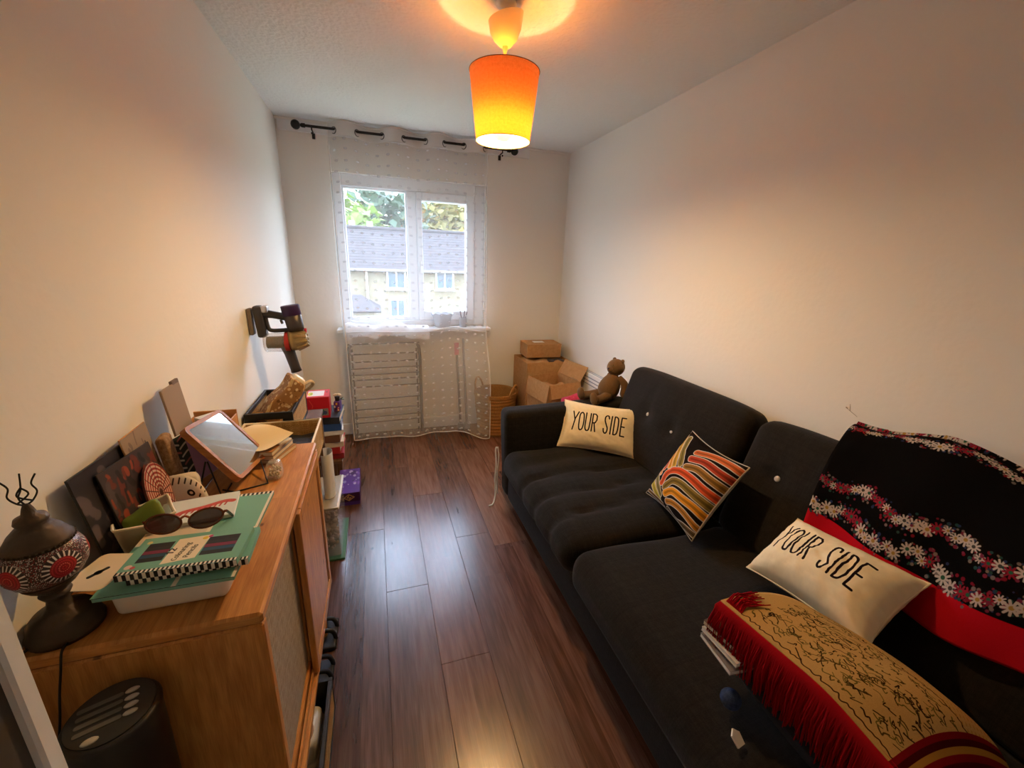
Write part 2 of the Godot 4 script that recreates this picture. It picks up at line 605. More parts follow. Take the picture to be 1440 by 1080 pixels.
func shell() -> void:
	var T := 0.2
	var fl := structure("floor", room_box(LX - T, RX + T, -0.2, -0.008, BZ - 0.25, FZ + T), mat(rgb(60, 40, 32), 0.8))
	var W := 0.19
	var Ln := 1.22
	var x := LX
	var col := 0
	while x < RX - 0.01:
		var w := minf(W, RX - x)
		var z: float = BZ - Ln * [0.55, 0.2, 0.8, 0.4, 0.05, 0.65][col % 6]
		while z < FZ:
			var z0 := maxf(z, BZ)
			var z1 := minf(z + Ln, FZ)
			if z1 - z0 > 0.02:
				var k := rng.randi_range(0, 4)
				var g := G.new().box(Vector3.ZERO, Vector3(w - 0.0010, 0.012, z1 - z0 - 0.0010), 0.0007, Basis(), 2)
				for q in g.uv.size(): g.uv[q] += Vector2(rng.randf() * 0.0 + 0.3 * col, 0.095)
				var o := part(fl, "plank", g, M.planks[k])
				o.position = Vector3(x + w / 2, -0.006, (z0 + z1) / 2)
			z += Ln
		x += W
		col += 1
	structure("ceiling", room_box(LX - T, RX + T, CH, CH + 0.2, BZ - 0.25, FZ + T), M.ceiling)
	structure("wall_left", room_box(LX - T, LX, -0.2, CH, BZ - 0.25, FZ + T), M.wall)
	structure("wall_right", room_box(RX, RX + T, -0.2, CH, BZ - 0.25, FZ + T), M.wall)
	structure("wall_front", room_box(LX, RX, -0.2, CH, FZ, FZ + T), M.wall)
	var wb := G.new()
	var hx0 := -0.275
	var hx1 := 0.909
	var hy0 := 0.935
	var hy1 := 2.087
	for r in [[LX, hx0, -0.2, CH], [hx1, RX, -0.2, CH], [hx0, hx1, -0.2, hy0], [hx0, hx1, hy1, CH]]:
		wb.box(Vector3((r[0] + r[1]) / 2, (r[2] + r[3]) / 2, BZ - 0.125), Vector3(r[1] - r[0], r[3] - r[2], 0.25))
	structure("wall_back", wb, M.wall)
	structure("trim_1", G.new().box(Vector3(0.345, 2.353, BZ + 0.009), Vector3(1.86, 0.066, 0.018), 0.002), M.gloss_white, "white painted batten behind the curtain rod")
	structure("trim_2", G.new().box(Vector3(0.525, 2.3925, BZ + 0.012), Vector3(2.25, 0.015, 0.024), 0.003), M.wall)
	for b in [["baseboard_right", Vector3(RX - 0.009, 0.05, (BZ + FZ) / 2), Vector3(0.018, 0.1, FZ - BZ)], ["baseboard_left", Vector3(LX + 0.009, 0.05, (BZ + FZ) / 2), Vector3(0.018, 0.1, FZ - BZ)], ["baseboard_back", Vector3(0.525, 0.05, BZ + 0.009), Vector3(2.21, 0.1, 0.018)]]:
		structure(b[0], G.new().box(b[1], b[2], 0.005), M.gloss_white)
	# the open door at the left of the photographer
	var dr := structure("door_1", G.new().box(Vector3(-0.384, 1.0, -0.235), Vector3(0.036, 1.98, 0.41), 0.001), mat(rgb(74, 68, 66), 0.8), "dark grey-brown face of the open door")
	part(dr, "edge_strip", G.new().box(Vector3(-0.381, 1.0, -0.4425), Vector3(0.048, 1.98, 0.022), 0.003), M.gloss_white, "white leading edge of the door")

func window() -> void:
	var z := -3.66
	var w := Node3D.new()
	w.name = "window_1"
	add_child(w)
	w.set_meta("kind", "structure")
	w.set_meta("label", "white plastic casement window behind the sheer curtain")
	var f := G.new()
	for r in [[-0.275, -0.205, 0.935, 2.087], [0.825, 0.909, 0.935, 2.087], [-0.205, 0.825, 2.003, 2.087], [-0.205, 0.825, 0.935, 0.985], [0.272, 0.345, 0.985, 2.003]]:
		f.box(Vector3((r[0] + r[1]) / 2, (r[2] + r[3]) / 2, z), Vector3(r[1] - r[0], r[3] - r[2], 0.07), 0.004)
	part(w, "frame", f, M.upvc)
	var bead := G.new()
	for r in [[-0.205, -0.192, 0.985, 2.003], [0.262, 0.272, 0.985, 2.003], [-0.192, 0.262, 1.99, 2.003], [-0.192, 0.262, 0.985, 1.013]]:
		bead.box(Vector3((r[0] + r[1]) / 2, (r[2] + r[3]) / 2, z - 0.005), Vector3(r[1] - r[0], r[3] - r[2], 0.05), 0.002)
	part(w, "glazing_bead", bead, M.upvc)
	var s := G.new()
	for r in [[0.345, 0.39, 0.985, 2.003], [0.752, 0.822, 0.985, 2.003], [0.39, 0.752, 1.937, 2.003], [0.39, 0.752, 0.985, 1.063]]:
		s.box(Vector3((r[0] + r[1]) / 2, (r[2] + r[3]) / 2, z + 0.015), Vector3(r[1] - r[0], r[3] - r[2], 0.075), 0.005)
	var sash := part(w, "sash", s, M.upvc)
	part(w, "pane", G.new().box(Vector3(0.035, 1.5, z - 0.01), Vector3(0.46, 0.98, 0.004)), M.glass)
	part(sash, "pane", G.new().box(Vector3(0.571, 1.5, z), Vector3(0.37, 0.88, 0.004)), M.glass)
	part(sash, "handle", G.new().rbox(Vector3(0.367, 1.42, z + 0.062), Vector3(0.018, 0.11, 0.02), 0.008).box(Vector3(0.367, 1.46, z + 0.05), Vector3(0.014, 0.03, 0.02)), M.gloss_white)
	structure("trim_3", G.new().box(Vector3(0.317, 0.92, -3.545), Vector3(1.25, 0.03, 0.17), 0.006), M.gloss_white, "white window sill board")

func outside() -> void:
	var render := tmat(mottled(128, rgb(100, 92, 74), rgb(110, 102, 83), 0.05, 61), 0.9, 0.2, Vector3.ONE * 0.4, true)
	var roofm := tmat(mottled(128, rgb(42, 38, 38), rgb(56, 51, 50), 0.08, 62), 0.85, 0.3, Vector3.ONE * 0.5, true)
	var pane := mat(rgb(64, 78, 88), 0.15)
	structure("ground", room_box(-60, 60, -4.7, -4.5, -80, -6), tmat(mottled(128, rgb(96, 104, 74), rgb(128, 128, 104), 0.05, 63), 0.9, 0.2, Vector3.ONE * 0.2, true))
	var h := thing("house", "cream rendered house with long tiled roof beyond the window", "house", Vector3(0, -4.5, -20))
	part(h, "wall", G.new().box(Vector3(1.5, 2.75, -3), Vector3(26, 5.5, 6)), render)
	for k in 15:
		var t0 := k / 15.0
		part(h, "tile_course", G.new().box(Vector3(1.5, 5.55 + 1.85 * (t0 + 0.033), 0.3 - 3.3 * (t0 + 0.033)), Vector3(26.6, 0.05, 0.30), 0.01, turn(27, 0, 0), 0), roofm)
	part(h, "ridge", G.new().tube([Vector3(-11.8, 7.42, -3.0), Vector3(14.8, 7.42, -3.0)], 0.12), roofm)
	part(h, "rear_roof", G.new().box(Vector3(1.5, 6.45, -4.8), Vector3(26.6, 0.08, 4.0), 0.0, turn(-27, 0, 0)), roofm)
	part(h, "gutter", G.new().box(Vector3(1.5, 5.5, 0.32), Vector3(26.6, 0.12, 0.12), 0.02), mat(rgb(90, 84, 80), 0.6))
	for p in [-0.35, 5.3]:
		part(h, "downpipe", G.new().tube([Vector3(p, 0, 0.08), Vector3(p, 5.45, 0.08)], 0.05), mat(rgb(190, 180, 160), 0.6))
	for q in [[0.55, 4.73, 0.75, 0.78, 0.42], [2.75, 4.73, 0.76, 0.74, 0.45], [0.62, 3.4, 0.62, 0.8, 0.5], [2.8, 2.7, 0.8, 0.9, 0.5], [6.5, 4.7, 0.9, 0.8, 0.5], [-3.5, 4.7, 0.9, 0.8, 0.5]]:
		var wn := part(h, "window", G.new().box(Vector3(q[0] + q[2] / 2, q[1] + q[3] / 2, 0.02), Vector3(q[2] + 0.1, q[3] + 0.1, 0.08)).box(Vector3(q[0] + q[2] / 2, q[1] - 0.08, 0.08), Vector3(q[2] + 0.2, 0.06, 0.2)), M.gloss_white)
		part(wn, "pane", G.new().box(Vector3(q[0] + q[2] * 0.25, q[1] + q[3] / 2, 0.065), Vector3(q[2] * 0.44, q[3] * 0.94, 0.02)), pane)
		part(wn, "pane", G.new().box(Vector3(q[0] + q[2] * 0.76, q[1] + q[3] / 2, 0.065), Vector3(q[2] * 0.42, q[3] * 0.94, 0.02)), pane)
	for cx in [-0.95, -0.1]:
		part(h, "chimney_pot", G.new().lathe(PackedVector2Array([Vector2(0, 7.3), Vector2(0.16, 7.3), Vector2(0.13, 7.75), Vector2(0, 7.75)]), 10, Transform3D(Basis(), Vector3(cx, 0, -3.1))), mat(rgb(205, 200, 190), 0.8))
	var p := thing("porch", "small hipped roof porch in front of the cream house", "porch", Vector3(-0.9, -4.5, -17))
	part(p, "wall", G.new().box(Vector3(0, 2.0, -0.9), Vector3(1.6, 4.0, 1.8)), render)
	part(p, "roof", G.new().lathe(PackedVector2Array([Vector2(0, 4.55), Vector2(0.45, 4.55), Vector2(1.5, 4.05), Vector2(1.5, 3.97), Vector2(0, 3.97)]), 4, Transform3D(Basis(Vector3.UP, PI / 4), Vector3(0, 0, -0.9))), roofm)
	var pw := part(p, "window", G.new().box(Vector3(0.3, 3.45, 0.01), Vector3(0.5, 0.5, 0.06)), M.gloss_white)
	part(pw, "pane", G.new().box(Vector3(0.3, 3.45, 0.035), Vector3(0.4, 0.4, 0.02)), pane)
	var spots := [
		[Vector3(-2.0, -4.5, -32), 3.3, 10.0, rgb(98, 120, 44), "bright yellow-green tree left of the others above the roof"],
		[Vector3(1.4, -4.5, -40), 3.8, 12.4, rgb(44, 64, 42), "dark green tree behind the roof's left half"],
		[Vector3(6.4, -4.5, -49), 4.4, 13.6, rgb(106, 98, 46), "ochre-tinged tree above the middle of the roof"],
		[Vector3(12.4, -4.5, -59), 5.2, 16.0, rgb(46, 72, 58), "blue-green tree rightmost above the roof"],
		[Vector3(6.35, -4.5, -30), 0.9, 8.3, rgb(190, 136, 24), "small golden yellow tree peeping over the roof ridge"]]
	for q in spots:
		var t := thing("tree", q[4], "tree", q[0], Basis(), "trees above the neighbour's roof")
		part(t, "trunk", G.new().tube([Vector3(0, 0, 0), Vector3(0.1, q[2] * 0.5, 0), Vector3(0, q[2] * 0.85, 0.1)], [0.3, 0.2, 0.06]), M.brown_wood)
		var g := G.new()
		for k in 700:
			var d := Vector3(rng.randfn(), rng.randfn() * 0.9, rng.randfn()).normalized() * pow(rng.randf(), 0.4)
			var c: Vector3 = Vector3(0, q[2] * 0.72, 0) + d * Vector3(q[1], q[2] * 0.30, q[1])
			var bs: Basis = Basis.from_euler(Vector3(rng.randf() * TAU, rng.randf() * TAU, rng.randf() * TAU)) * (q[1] * rng.randf_range(0.09, 0.17))
			g.piece(PackedVector3Array([c + bs * Vector3(-1, -0.4, 0), c + bs * Vector3(0, -0.8, 0.3), c + bs * Vector3(1, 0, 0), c + bs * Vector3(0, 0.8, 0.25)]), PackedVector2Array([Vector2(), Vector2(), Vector2(), Vector2()]), PackedInt32Array([0, 1, 2, 0, 2, 3]), false, d)
		var lm := mat(q[3], 0.7)
		lm.backlight_enabled = true
		lm.backlight = q[3] * 0.6
		part(t, "foliage", g, lm).set_meta("kind", "stuff")

func ceiling_lamp() -> void:
	var t := thing("pendant_lamp", "lit orange fabric pendant lamp hanging from the ceiling", "pendant lamp", Vector3(LAMP.x, 0, LAMP.z))
	part(t, "ceiling_rose", G.new().lathe(PackedVector2Array([Vector2(0, 2.383), Vector2(0.03, 2.383), Vector2(0.04, 2.393), Vector2(0.04, 2.4), Vector2(0, 2.4)])), M.white_plastic)
	part(t, "cord", G.new().tube([Vector3(0, 2.384, 0), Vector3(0, 2.16, 0)], 0.0035), mat(rgb(235, 215, 170), 0.5))
	# cup with a slanted mouth
	var cupm := mat(rgb(240, 222, 182), 0.35)
	cupm.backlight_enabled = true
	cupm.backlight = Color(0.5, 0.42, 0.28)
	var prof := PackedVector2Array()
	for p in [[0.006, 2.262], [0.022, 2.263], [0.044, 2.283], [0.058, 2.313], [0.065, 2.355], [0.0625, 2.355], [0.0555, 2.315], [0.042, 2.287], [0.02, 2.268], [0.006, 2.268]]: prof.append(Vector2(p[0], p[1]))
	var slant := func(p: Vector3, _a: float) -> Vector3:
		var k := clampf((p.y - 2.27) / 0.085, 0, 1)
		return p + Vector3(0, p.x * 0.26 * k, 0)
	part(t, "cup", G.new().lathe(prof, 32, Transform3D(), slant), cupm)
	part(t, "cord_grip", G.new().lathe(PackedVector2Array([Vector2(0.004, 2.238), Vector2(0.006, 2.24), Vector2(0.011, 2.262), Vector2(0.004, 2.264)]), 14), cupm)
	# shade, wider at the top, glowing with the bulb inside
	var shm := tmat(weave(256, rgb(224, 164, 86), rgb(252, 208, 130), 71, 1, 0.06), 0.8, 0.1, Vector3(6, 2, 1))
	shm.backlight_enabled = true
	shm.backlight = Color(0.45, 0.268, 0.12)
	part(t, "shade", G.new().lathe(PackedVector2Array([Vector2(0.106, 1.945), Vector2(0.134, 2.182)]), 48), shm)
	var rim := mat(rgb(120, 80, 30), 0.6)
	for r in [[0.1065, 1.945], [0.1345, 2.182]]:
		var pts := []
		for k in 48: pts.append(Vector3(cos(TAU * k / 48) * r[0], r[1], sin(TAU * k / 48) * r[0]))
		part(t, "rim", G.new().tube(pts, 0.0014, 6, true), rim)
	var spider := G.new()
	for k in 3:
		var a := TAU * k / 3 + 0.4
		spider.tube([Vector3(0.02, 2.15, 0.0).rotated(Vector3.UP, a), Vector3(0.133, 2.178, 0).rotated(Vector3.UP, a)], 0.0015, 5)
	part(t, "spider_ring", spider, M.white_plastic)
	part(t, "lamp_holder", G.new().lathe(PackedVector2Array([Vector2(0, 2.165), Vector2(0.014, 2.165), Vector2(0.019, 2.12), Vector2(0.019, 2.065), Vector2(0.0, 2.065)])), M.white_plastic)
	var bm := mat(Color.WHITE, 0.4)
	bm.emission_enabled = true
	bm.emission = Color(1.0, 0.80, 0.48)
	bm.emission_energy_multiplier = 3.0
	part(t, "bulb", G.new().lathe(PackedVector2Array([Vector2(0, 1.946), Vector2(0.020, 1.950), Vector2(0.036, 1.964), Vector2(0.043, 1.984), Vector2(0.041, 2.002), Vector2(0.032, 2.016), Vector2(0, 2.016)])), bm)
	part(t, "shading_bulb_base", G.new().lathe(PackedVector2Array([Vector2(0, 2.0165), Vector2(0.043, 2.0165), Vector2(0.040, 2.022), Vector2(0.017, 2.050), Vector2(0.013, 2.064), Vector2(0, 2.064)])), M.white_plastic)  # unseen opaque base, flared wide to block bulb light from the ceiling
	var l := OmniLight3D.new()
	l.name = "bulb_light"
	l.position = Vector3(0, 1.983, 0)
	l.light_color = Color(1.0, 0.84, 0.58)
	l.light_energy = 1.0
	l.light_size = 0.036
	l.omni_range = 12.0
	l.omni_attenuation = 2.0
	l.shadow_enabled = true
	t.add_child(l)

func curtains() -> void:
	var ey := [-0.219, -0.063, 0.104, 0.26, 0.416, 0.559, 0.707, 0.875]
	var r := thing("curtain_rod", "black metal curtain rod with ball finials above the window", "curtain rod", Vector3(0.33, 2.343, -3.5))
	part(r, "rod", G.new().tube([Vector3(-0.74, 0, 0), Vector3(0.74, 0.003, 0)], 0.009, 12), M.black_metal)
	for s in [-1, 1]:
		part(r, "finial", G.new().ball(Vector3(0.79 * s, 0, 0), Vector3(0.03, 0.03, 0.03)).lathe(PackedVector2Array([Vector2(0, 0), Vector2(0.014, 0), Vector2(0.014, 0.02), Vector2(0.009, 0.03), Vector2(0, 0.03)]), 12, Transform3D(Basis(Vector3.FORWARD, PI / 2 * s), Vector3(0.73 * s, 0, 0))), M.black_metal)
		part(r, "bracket", G.new().tube([Vector3(0.69 * s, -0.004, 0), Vector3(0.69 * s, -0.02, 0), Vector3(0.69 * s, -0.022, -0.088)], 0.005).box(Vector3(0.69 * s, -0.028, -0.085), Vector3(0.02, 0.06, 0.008)).ball(Vector3(0.69 * s, -0.042, 0.0), Vector3(0.007, 0.007, 0.007), Basis(), 8, 6), M.black_metal)
	var c := thing("sheer_curtain", "white sheer dotted curtain hanging in front of the window", "curtain")
	var at := func(u: float, w: float) -> Vector3:
		var x := lerpf(lerpf(-0.262, -0.236, w), lerpf(0.905, 0.878, w), u)
		var k := 0.0
		if x < ey[0]: k = (x - ey[0]) / 0.156
		elif x > ey[7]: k = 7.0 + (x - ey[7]) / 0.156
		else:
			for i in 7:
				if x >= ey[i] and x <= ey[i + 1]: k = i + (x - ey[i]) / (ey[i + 1] - ey[i])
		var y := lerpf(2.388 + 0.008 * sin(k * PI * 0.9), 0.028 + 0.022 * sin(u * 11.0) * u + 0.03 * smoothstep(0.55, 0.75, u) * (1.0 - smoothstep(0.8, 1.0, u)), w)
		var amp := lerpf(0.034, 0.012, smoothstep(0.0, 0.25, w))
		var z := -3.5 + amp * sin(PI * k)
		z += smoothstep(0.1, 0.6, w) * 0.082
		z += smoothstep(0.62, 1.0, w) * 0.045 + smoothstep(0.60, 0.80, w) * 0.17 * smoothstep(0.55, 0.88, u)
		z += smoothstep(0.6, 1.0, w) * 0.014 * sin(u * 26.0 + w * 2.0)
		return Vector3(x, y, z)
	# woven dots with a veil of fine thread between them
	var tile := Image.create(64, 64, false, Image.FORMAT_RGBA8)
	var rr := RandomNumberGenerator.new()
	rr.seed = 5
	for y in 64:
		for x in 64:
			var a := 0.235
			for d in [Vector2(15, 16), Vector2(48, 14), Vector2(18, 48), Vector2(47, 49)]:
				var q: Vector2 = (Vector2(x, y) - d) * Vector2(1.0, 1.7)
				if q.length() < 4.6: a = 0.80
			tile.set_pixel(x, y, Color(0.92, 0.92, 0.93, a))
	var cm := tmat(tile, 0.9, 0.1, Vector3(8, 17, 1))
	cm.transparency = BaseMaterial3D.TRANSPARENCY_ALPHA
	cm.backlight_enabled = true
	cm.backlight = Color(0.42, 0.42, 0.42)
	part(c, "cloth", G.new().grid(140, 90, at, Vector3(0, 0, 1)), cm)
	# a second, shorter net hangs below the sill just behind the first
	var lower := func(u: float, w: float) -> Vector3: return at.call(0.006 + u * 0.988, lerpf(0.622, 0.992, w)) + Vector3(0, 0, -0.006)
	part(c, "lower_net", G.new().grid(140, 50, lower, Vector3(0, 0, 1), 1.0, 0.37), cm)
	var net_hem := []
	for k in 61: net_hem.append(lower.call(k / 60.0, 0.0))
	part(c, "net_hem", G.new().tube(net_hem, 0.004, 5), mat(rgb(240, 240, 240), 0.9, 0.1))
	var header := func(u: float, w: float) -> Vector3: return at.call(u, 0.002 + w * 0.036) + Vector3(0, 0, 0.0012)
	var hm := mat(rgb(226, 224, 220), 0.9, 0.1)
	hm.backlight_enabled = true
	hm.backlight = Color(0.5, 0.5, 0.5)
	part(c, "header_tape", G.new().sheet(140, 3, header, Vector3(0, 0, 1), 0.001), hm)
	var hem := mat(Color(0.95, 0.94, 0.92, 0.9), 0.9, 0.1)
	hem.backlight_enabled = true
	hem.backlight = Color(0.5, 0.5, 0.5)
	for e in [[0.0, 0], [1.0, 0], [1.0, 1], [0.0, 1]]:
		var pts := []
		for k in 61:
			var p: Vector3 = at.call(e[0], k / 60.0) if e[1] == 0 else at.call(k / 60.0, e[0])
			pts.append(p)
		part(c, "hem", G.new().tube(pts, 0.004 if e[0] != 0.0 or e[1] == 0 else 0.006, 5), hem)
	for i in 8:
		var pts := []
		var dirx := cos(PI * i)
		var nx := Vector3(0.75, 0, dirx * 0.66)
		for k in 20:
			var a := TAU * k / 20
			pts.append(Vector3(ey[i], 2.336, -3.5) + (Vector3.UP * sin(a) + nx * cos(a)) * 0.021)
		part(c, "eyelet_ring", G.new().tube(pts, 0.0032, 6, true), mat(rgb(84, 82, 82), 0.35, 0.5, 0.7) if i == 0 else c.get_node("eyelet_ring").mesh.surface_get_material(0))

func sofa() -> void:
	var t := thing("sofa", "dark charcoal fabric sofa along the right wall", "sofa", Vector3(0, 0, 0))
	part(t, "base", G.new().rbox(Vector3(1.13, 0.19, -1.18), Vector3(0.86, 0.20, 1.88), 0.02), M.sofa)
	# arms: rounded slabs, slightly lower at the front
	for a in [[-2.18, 0.14], [-0.07, 0.14]]:
		part(t, "arm", G.new().rbox(Vector3(1.12, 0.375, a[0]), Vector3(0.85, 0.57, a[1]), 0.04, Basis(), 5, func(p: Vector3) -> Vector3: return p + Vector3(-0.02 * smoothstep(-0.28, 0.28, p.y), 0.008 * sin(p.x * 5.0), 0)), M.sofa)
	# seat cushions with pulled-in channels
	var creases := [-1.73, -1.57, -1.41]
	for s in [[-1.655, 0.90, true], [-0.672, 1.05, false]]:
		var cz: float = s[0]
		var fold: bool = s[2]
		var fn := func(p: Vector3) -> Vector3:
			var q := p
			var top := smoothstep(-0.02, 0.07, p.y)
			var z := p.z + cz
			if fold:
				for k in creases.size():
					var zc: float = creases[k] + 0.016 * sin(p.x * 6.0 + k * 2.0) + 0.006 * sin(p.x * 21.0 + k)
					var d := absf(z - zc)
					q.y -= (0.013 + 0.006 * sin(p.x * 13.0 + k * 1.7)) * exp(-d * d / 0.00010) * top * smoothstep(-0.40, -0.28, p.x + 0.05 * k) * smoothstep(0.36, 0.2, p.x - 0.03 * k)
					q.x += 0.010 * exp(-d * d / 0.0003) * smoothstep(-0.2, -0.32, p.x)
				q.y += 0.0035 * cos((z + 1.65) * TAU / 0.16) * top + 0.004 * sin(p.x * 15.0 + z * 9.0) * top
			else:
				q.y += 0.010 * sin(p.x * 9.0 + p.z * 5.0) * top
			q.y += 0.016 * (1.0 - pow(p.x / 0.35, 2.0)) * top * (1.0 - pow(p.z / (s[1] * 0.5), 4.0))
			q.x -= 0.018 * (1.0 - pow(p.y / 0.09, 2.0)) * smoothstep(-0.1, -0.34, p.x)
			return q
		part(t, "seat_cushion", G.new().rbox(Vector3(1.03, 0.345, cz), Vector3(0.72, 0.17, s[1] - 0.012), 0.06, Basis(), 34, fn, 5), M.sofa)
	# back cushions, tilted against the wall
	var tilt := turn(0, 0, -17)
	for s in [[-1.655, 0.89], [-0.672, 1.04]]:
		var half: float = s[1] / 2
		var cz: float = s[0]
		var fn := func(p: Vector3) -> Vector3:
			var q := p
			var front := smoothstep(0.02, -0.06, p.x)
			for b in ([[-1.81, 0.02], [-1.60, 0.0]] if cz < -1.0 else [[-1.015, 0.05], [-0.5, 0.05]]):
				var d := Vector2(p.z + cz - b[0], p.y - b[1])
				q.x += 0.026 * exp(-d.length_squared() / 0.0022) * front
				q.x += 0.008 * exp(-d.x * d.x / 0.0003) * front * smoothstep(0.0, 0.05, p.y - b[1]) * smoothstep(0.26, 0.1, p.y)
			q.x -= 0.02 * (1.0 - pow(p.z / half, 2.0)) * (1.0 - pow(p.y / 0.27, 2.0)) * front
			q.y -= 0.022 * pow(absf(p.z) / half, 6.0) * smoothstep(0.1, 0.27, p.y)
			return q
		part(t, "back_cushion", G.new().rbox(Vector3(1.476, 0.655, cz), Vector3(0.16, 0.53, s[1]), 0.06, tilt, 24, fn, 5), M.sofa)
	for b in [[-1.81, 0.02], [-1.60, 0.0], [-1.015, 0.05]]:
		part(t, "button", G.new().ball(Vector3(1.476, 0.655, b[0]) + tilt * Vector3(-0.072, b[1], 0), Vector3(0.006, 0.012, 0.012), tilt, 12, 8), mat(rgb(186, 178, 164), 0.5))
	for p in [[0.78, -2.18], [1.46, -2.18], [0.78, -0.1], [1.46, -0.1]]:
		part(t, "leg", G.new().lathe(PackedVector2Array([Vector2(0, 0), Vector2(0.018, 0), Vector2(0.026, 0.1), Vector2(0, 0.1)]), 12, Transform3D(Basis(), Vector3(p[0], 0, p[1]))), M.black)

func pillow(t: Node3D, w: float, h: float, d: float, front: Material, back: Material, sd: int) -> void:
	var n := FastNoiseLite.new()
	n.seed = sd
	n.frequency = 1.0
	for side in [1.0, -1.0]:
		var fn := func(a: float, b: float) -> Vector3:
			var u := a * 2.0 - 1.0
			var v := 1.0 - b * 2.0
			var e := pow(maxf(0.0, (1.0 - pow(absf(u), 2.6)) * (1.0 - pow(absf(v), 2.6))), 0.55)
			var x := w / 2 * u * (1.0 - 0.075 * (1.0 - v * v))
			var y := h / 2 * v * (1.0 - 0.10 * (1.0 - u * u))
			var corner := pow(absf(u * v), 3.0)
			var wr := n.get_noise_2d(u * 3.0, v * 3.0 + side * 9.0) * 0.12 + 0.10 * corner * sin(atan2(v, u) * 22.0)
			return Vector3(x, y, side * (d / 2 * e * (1.0 + wr * 0.8) + 0.002))
		part(t, "cover" if side > 0 else "back_cover", G.new().grid(44, 32, fn, Vector3(0, 0, side)), front if side > 0 else back)
	var seam := []
	for k in 96:
		var s := k / 24.0
		var q: Vector2 = [Vector2(-1 + 2 * fmod(s, 1.0), 1), Vector2(1, 1 - 2 * fmod(s, 1.0)), Vector2(1 - 2 * fmod(s, 1.0), -1), Vector2(-1, -1 + 2 * fmod(s, 1.0))][int(s)]
		seam.append(Vector3(w / 2 * q.x * (1.0 - 0.075 * (1.0 - q.y * q.y)), h / 2 * q.y * (1.0 - 0.10 * (1.0 - q.x * q.x)), 0))
	part(t, "seam", G.new().tube(seam, 0.0032, 5, true), back)

func frame3(wd: Vector3, hd: Vector3) -> Basis:
	var x := wd.normalized()
	var y := (hd - x * hd.dot(x)).normalized()
	return Basis(x, y, x.cross(y))

